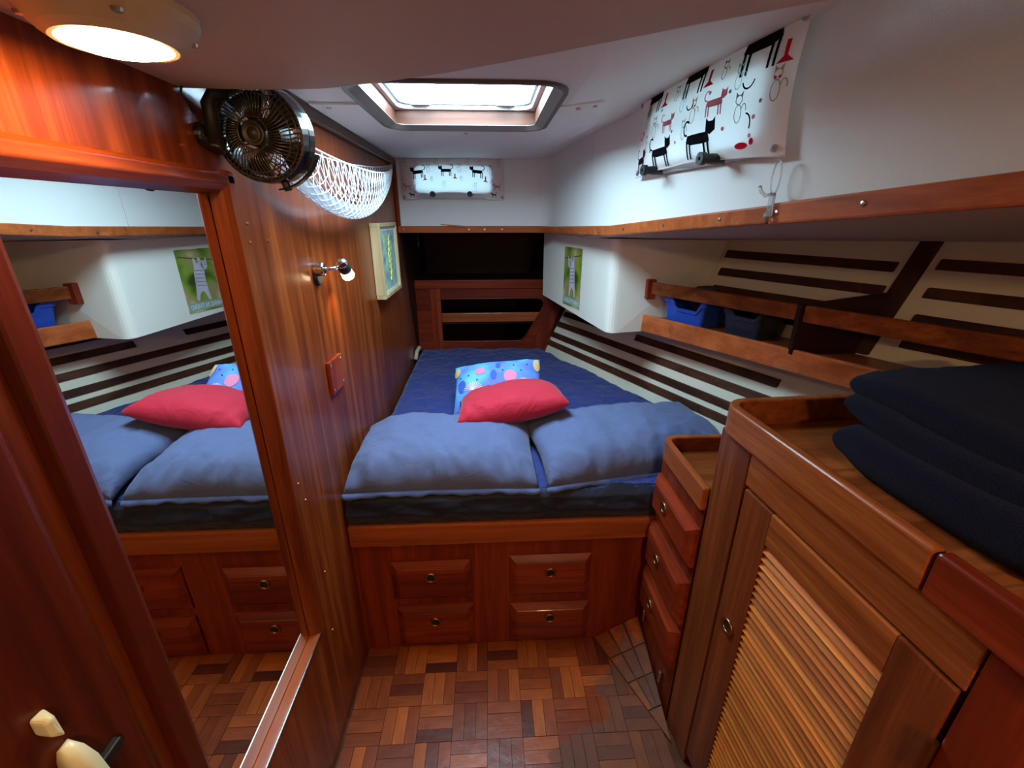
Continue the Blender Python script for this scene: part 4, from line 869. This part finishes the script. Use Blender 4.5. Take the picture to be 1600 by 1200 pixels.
# ---- kitten poster on the padded box
pd0, pd1 = Vector((0.431, 2.075, 0)), Vector((0.380, 2.290, 0))        # near and far end along the box face
d_ = (pd1 - pd0).normalized(); nrm = Vector((-d_.y, d_.x, 0)); nrm = nrm if nrm.x < 0 else -nrm
face0 = Vector((0.500, 1.800, 0)); facd = (Vector((0.312, 2.58, 0)) - face0).normalized(); nrm = Vector((-facd.y, facd.x, 0)); nrm = nrm if nrm.x < 0 else -nrm
PW, PH = 0.205, 0.285; pa = (Vector((0.43, 2.08, 0)) - face0).dot(facd)
def post(u, v, off=0.0): return face0 + facd * (pa + PW * (1 - u)) + nrm * (0.0008 + off) + Vector((0, 0, 1.030 + PH * v))
po = thing('kitten_poster', 'green poster of a kitten hanging from a branch, stuck on the cream locker box', 'poster', post(0.5, 0, 0))
def poster_mat():
    m, nt, b = new_mat('poster_print'); N = nt.nodes; L = nt.links
    tc = N.new('ShaderNodeTexCoord'); n = N.new('ShaderNodeTexNoise'); n.inputs['Scale'].default_value = 9; n.inputs['Detail'].default_value = 1.5; L.new(tc.outputs['Object'], n.inputs['Vector'])
    cr = N.new('ShaderNodeValToRGB'); L.new(n.outputs['Fac'], cr.inputs['Fac']); e = cr.color_ramp.elements; e[0].position = 0.3; e[0].color = lin((66, 84, 34)); e[1].position = 0.68; e[1].color = lin((196, 206, 120)); x = e.new(0.45); x.color = lin((138, 160, 62)); x = e.new(0.56); x.color = lin((176, 150, 110))
    L.new(cr.outputs['Color'], b.inputs['Base Color']); b.inputs['Roughness'].default_value = 0.35; return m
M['poster'] = poster_mat(); M['kitten'] = plain('kitten_print', (206, 196, 208), 0.5, var=0.18); M['kittenmark'] = plain('kitten_marking_print', (140, 124, 146), 0.5); M['branch'] = plain('branch_print', (96, 74, 62), 0.5); M['caption'] = plain('caption_print', (238, 244, 244), 0.5); M['capband'] = plain('caption_band', (150, 172, 160), 0.5)
mbp = MB(); c4 = [(0, 0), (1, 0), (1, 1), (0, 1)]
mbp.hexa([post(u, v, -0.0004) for u, v in c4], [post(u, v, 0.0006) for u, v in c4]); mbp.build('poster_sheet', 'poster', po)
def pflat(polys, nm, mat, off):
    mb = MB()
    for p in polys:
        n = len(p); tri = tessellate_polygon([[Vector((a[0], a[1], 0)) for a in p]])
        mb.add([post(a[0], a[1], off) for a in p], [tuple(t) for t in tri])
    mb.build(nm, mat, po)
pflat([[(0.02, 0.80), (0.45, 0.83), (0.97, 0.885), (0.97, 0.90), (0.45, 0.85), (0.02, 0.815)]], 'branch', 'branch', 0.0009)
pflat([[(0.34, 0.70), (0.38, 0.80), (0.43, 0.86), (0.47, 0.86), (0.46, 0.78), (0.52, 0.77), (0.55, 0.86), (0.60, 0.85), (0.60, 0.74), (0.64, 0.62), (0.66, 0.46), (0.70, 0.30), (0.72, 0.20), (0.66, 0.17), (0.60, 0.28), (0.54, 0.33), (0.47, 0.30), (0.40, 0.17), (0.33, 0.17), (0.36, 0.32), (0.37, 0.48), (0.36, 0.60)], disc(0.33, 0.735, 0.095, 0.075), [(0.24, 0.75), (0.23, 0.86), (0.31, 0.80)], [(0.36, 0.80), (0.42, 0.87), (0.43, 0.76)]], 'kitten', 'kitten', 0.0010)
pflat([[(0.38, z_), (0.62, z_ + 0.02), (0.62, z_ + 0.035), (0.38, z_ + 0.012)] for z_ in (0.40, 0.46, 0.52, 0.58, 0.64)] + [disc(0.29, 0.745, 0.014, 0.012, 8), disc(0.37, 0.745, 0.014, 0.012, 8)], 'kitten_marking', 'kittenmark', 0.0012)
pflat([[(0.02, 0.03), (0.98, 0.03), (0.98, 0.155), (0.02, 0.155)]], 'caption_band', 'capband', 0.0009)
fc_ = bpy.data.curves.new('caption', 'FONT'); fc_.body = 'HANG IN THERE!'; fc_.size = 0.1; fc_.align_x = 'CENTER'
fo = bpy.data.objects.new('caption_tmp', fc_); COL.objects.link(fo); bpy.context.view_layer.update()
tm = fo.evaluated_get(bpy.context.evaluated_depsgraph_get()).to_mesh()
wx = max(v.co.x for v in tm.vertices) - min(v.co.x for v in tm.vertices); hy = max(v.co.y for v in tm.vertices)
mb = MB(); mb.add([post(0.5 + v.co.x / wx * 0.86, 0.055 + v.co.y / hy * 0.075, 0.0013) for v in tm.vertices], [tuple(p.vertices) for p in tm.polygons]); mb.build('caption', 'caption', po)
fo.to_mesh_clear(); bpy.data.objects.remove(fo); bpy.data.curves.remove(fc_)

# ---- cat curtains
def curtain(nm, label, surf, studs, loc, prints):
    t = thing(nm, label, 'curtain', loc, 'cat-print portlight curtains')
    MB().grid(surf, 48, 20).build('cloth', 'curtain', t, smooth=True)
    edge_ = [surf(k / 40, 0.0) for k in range(41)]
    MB().tube(edge_, 0.0022, 6).build('lower_hem', 'curtain', t, smooth=True)
    MB().tube([surf(k / 40, 1.0) for k in range(41)], 0.0018, 6).build('upper_hem', 'curtain', t, smooth=True)
    for (u, v) in studs:
        p = Vector(surf(u, v)); du = Vector(surf(min(1, u + .01), v)) - Vector(surf(max(0, u - .01), v)); dv = Vector(surf(u, min(1, v + .02))) - Vector(surf(u, max(0, v - .02))); n_ = du.cross(dv).normalized()
        if n_.dot(Vector((0, 0, 1.45)) - p) < 0: n_ = -n_
        MB().lathe([(0.003, 0.0), (0.007, 0.0), (0.007, 0.002), (0.005, 0.0035), (0.003, 0.002)], p + n_ * 0.001, n_, 16, False).build('eyelet', 'steel', t, smooth=True)
        MB().lathe([(0.0, 0.006), (0.003, 0.005), (0.0035, 0.0)], p, n_, 10, False).build('stud', 'steel', t, smooth=True)
    for k, ps_ in [(k_, m_) for k_, l_ in prints.items() for m_ in l_]: decal(surf, ps_, 'cat_print', 'print_' + k, t, 0.0015, Vector((0, 1.2, 1.45)))
    return t
def arcpts(u, v, ru, rv, a0, a1, th, n=8, thv=None):
    thv = thv or th * ASP
    o = [(u + ru * math.cos(a0 + (a1 - a0) * k / n), v + rv * math.sin(a0 + (a1 - a0) * k / n)) for k in range(n + 1)]
    i = [(u + (ru - th) * math.cos(a0 + (a1 - a0) * k / n), v + (rv - thv) * math.sin(a0 + (a1 - a0) * k / n)) for k in range(n, -1, -1)]
    return o + i
ASP = 2.6
def flipu(polys, u0): return [[(2 * u0 - a, b) for a, b in p] for p in polys]
def cat_walk(u, v, s, fl_=False):
    """standing cat, tail curled up; s = body length in u, v in curtain height (aspect ASP)"""
    h = s * ASP
    P = [[(u - .5 * s, v), (u - .45 * s, v + .28 * h), (u + .45 * s, v + .26 * h), (u + .52 * s, v + .05 * h), (u + .30 * s, v - .05 * h), (u - .30 * s, v - .05 * h)]]
    for x in (-.47, -.32, .28, .43): P.append([(u + x * s, v + .05 * h), (u + (x + .08) * s, v + .05 * h), (u + (x + .07) * s, v - .48 * h), (u + x * s, v - .48 * h)])
    P.append([(u - .72 * s, v + .30 * h), (u - .72 * s, v + .66 * h), (u - .62 * s, v + .56 * h), (u - .48 * s, v + .56 * h), (u - .38 * s, v + .66 * h), (u - .36 * s, v + .28 * h), (u - .52 * s, v + .18 * h)])
    P.append(arcpts(u + .52 * s, v + .50 * h, .20 * s, .26 * h, -1.9, 2.4, .07 * s))
    return flipu(P, u) if fl_ else P
def cat_sit(u, v, s):
    h = s * ASP
    P = [arcpts(u, v - .1 * h, .26 * s, .45 * h, 0, 2 * PI, .05 * s, 14), arcpts(u, v + .55 * h, .24 * s, .24 * h, 0, 2 * PI, .05 * s, 12), arcpts(u - .38 * s, v + .05 * h, .18 * s, .3 * h, 0.2, 3.4, .05 * s)]
    for e in (-1, 1): P.append([(u + e * .22 * s, v + .64 * h), (u + e * .24 * s, v + .95 * h), (u + e * .06 * s, v + .78 * h)])
    return P
def bow(u, v, s): h = s * ASP; return [[(u, v), (u - s, v + .5 * h), (u - s, v - .5 * h)], [(u, v), (u + s, v + .5 * h), (u + s, v - .5 * h)]]
def boot(u, v, s): h = s * ASP; return [[(u - .12 * s, v + .6 * h), (u + .14 * s, v + .6 * h), (u + .10 * s, v - .1 * h), (u + .5 * s, v - .4 * h), (u - .5 * s, v - .4 * h), (u - .12 * s, v - .1 * h)]]
def dots(pts, r): return [disc(u, v, r, r * ASP, 8) for u, v in pts]
def prints_for(rows):
    out = dict(black=[], red=[], pink=[], teal=[], grey=[], gold=[])
    return out
# right-hand curtain: u runs from the forward end (0) aft (1), v upwards
def surfR(u, v):
    y = 0.868 + (1.432 - 0.868) * u; z0 = 1.556 + 0.006 * u + 0.014 * math.sin(PI * min(1, max(0, u)) ) ; z1 = 1.772 - 0.016 * u
    cxv = math.sin(PI * u) ** 0.5 if 0 < u < 1 else 0
    z = z0 + (z1 - z0) * v
    off = 0.018 + 0.034 * cxv * (0.45 + 0.55 * math.sin(PI * min(1, v * 1.02)) ** 0.6) + 0.006 * cxv * math.sin(u * 17 + v * 2.0) * (1 - v)
    # cloth pulled in between its corner studs
    y += 0.012 * math.sin(PI * v) * (1 if u < 0.5 else -1) * (abs(u - 0.5) * 2) ** 6
    return Vector((tx(y) - off, y, z))
pr = prints_for(0)
# black cats across the top, tails up; the small ones along the hem
for u, v, s in ((0.15, 0.88, 0.15), (0.48, 0.88, 0.14), (0.80, 0.88, 0.13)): pr['black'].append(cat_walk(u, v, s, True))
for u, v, s in ((0.40, 0.19, 0.13), (0.70, 0.17, 0.12), (0.91, 0.16, 0.10)): pr['black'].append(cat_walk(u, v, s, False))
for u, v, s in ((0.04, 0.76, 0.06), (0.375, 0.79, 0.06), (0.69, 0.80, 0.06)): pr['red'].append(boot(u, v, s))
for u, v, s in ((0.30, 0.80, 0.045), (0.60, 0.80, 0.045)): pr['black'].append(cat_sit(u, v, s))
for u, v, s in ((0.05, 0.52, 0.07), (0.44, 0.50, 0.07), (0.75, 0.50, 0.07)): pr['gold'].append(cat_sit(u, v, s))
for u, v in ((0.05, 0.60), (0.44, 0.58), (0.75, 0.58)): pr['red'].append(bow(u, v, 0.012))
for u, v, s in ((0.22, 0.68, 0.06), (0.54, 0.66, 0.06), (0.86, 0.66, 0.06)): pr['teal'].append(cat_sit(u, v, s))
for u, v, s in ((0.20, 0.40, 0.07), (0.50, 0.34, 0.06), (0.83, 0.34, 0.06)): pr['grey'].append(cat_sit(u, v, s))
for u, v, s in ((0.32, 0.52, 0.08), (0.64, 0.50, 0.07), (0.92, 0.46, 0.06)): pr['pink'].append(cat_walk(u, v, s))
pr['pink'].extend([[q_] for q_ in dots([(0.12, 0.33), (0.27, 0.28), (0.13, 0.18), (0.57, 0.26), (0.78, 0.25)], 0.008)])
pr['grey'].extend([[q_] for q_ in dots([(0.10, 0.45), (0.25, 0.60), (0.60, 0.40), (0.70, 0.70), (0.90, 0.55), (0.35, 0.65)], 0.007)])
pr['black'].extend([[q_] for q_ in [arcpts(0.16, 0.28, 0.03, 0.1, 1.6, 3.6, 0.006), arcpts(0.47, 0.64, 0.03, 0.09, 3.4, 6.0, 0.006), arcpts(0.17, 0.66, 0.03, 0.09, 3.4, 6.0, 0.006)]])
pr['red'].extend([[q_] for q_ in [disc(0.17, 0.10, 0.035, 0.03), disc(0.12, 0.13, 0.010, 0.03)]])
curtain('porthole_curtain', 'cat-print cotton curtain stretched over the right-hand portlight', surfR, ((0.012, 0.97), (0.03, 0.06), (0.97, 0.05), (0.98, 0.95)), (tx(1.15), 1.15, 1.556), pr)
def surfBk(u, v):
    x = -0.424 + 0.505 * u; z0 = 1.536 + 0.032 * math.sin(PI * min(1, max(0, (u - 0.12) / 0.72))) ** 0.7 if 0.12 < u < 0.84 else 1.536
    z1 = 1.716
    off = 0.006 + 0.024 * (math.sin(PI * u) ** 0.5 if 0 < u < 1 else 0) * (0.5 + 0.5 * math.sin(PI * v) ** 0.6) + 0.003 * math.sin(u * 23) * (1 - v)
    return Vector((x, 2.39 - off, z0 + (z1 - z0) * v))
ASP = 2.8
pr = prints_for(0)
for u in (0.17, 0.44, 0.74): pr['black'].append(cat_walk(u, 0.62, 0.10))
for u in (0.235, 0.525, 0.82): pr['red'].append(boot(u, 0.47, 0.05))
for u in (0.30, 0.585, 0.88): pr['black'].append(cat_sit(u, 0.40, 0.035))
for u in (0.05, 0.35, 0.65, 0.95): pr['gold'].append(cat_sit(u, 0.88, 0.05))
for u in (0.16, 0.46, 0.77): pr['pink'].append(cat_sit(u, 0.90, 0.05))
for u in (0.27, 0.57, 0.87): pr['grey'].append(cat_sit(u, 0.70, 0.06))
for u in (0.13, 0.42, 0.72): pr['teal'].append(cat_sit(u, 0.22, 0.05))
for u in (0.06, 0.93): pr['pink'].append(cat_walk(u, 0.30, 0.06))
pr['black'].append(cat_walk(0.10, 0.10, 0.04)); pr['black'].append(cat_walk(0.90, 0.10, 0.04))
curtain('porthole_curtain', 'small cat-print cotton curtain on the white end wall', surfBk, ((0.02, 0.05), (0.98, 0.05)), (-0.17, 2.38, 1.536), pr)

# ---- clear clip-on hook on the trim
hy_ = 0.868; hxx = tx(hy_) - 0.022
hk = thing('clear_hook', 'transparent plastic hook clipped over the right-hand trim', 'hook', (hxx, hy_, 1.452))
loop = [(hxx - 0.004, hy_ + 0.013 * math.cos(a), 1.520 + 0.030 * math.sin(a)) for a in [2 * PI * k / 28 for k in range(28)]]
MB().tube(loop, 0.0018, 6, True).build('hook_loop', 'clear', hk, smooth=True)
MB().tube([(hxx - 0.004, hy_ + 0.004, 1.492), (hxx - 0.014, hy_ + 0.006, 1.488), (hxx - 0.022, hy_ + 0.010, 1.496), (hxx - 0.024, hy_ + 0.014, 1.506)], 0.003, 8).build('hook_arm', 'clear', hk, smooth=True)
MB().box(hxx - 0.007, hxx - 0.002, hy_ - 0.008, hy_ + 0.008, 1.452, 1.494).build('clip_plate', 'clear', hk, bevel=0.002)
MB().lathe([(0.0, 0.006), (0.008, 0.004), (0.009, 0.0)], (hxx - 0.007, hy_, 1.452), (-1, 0, 0), 14, False).build('clip_button', 'clear', hk, smooth=True)
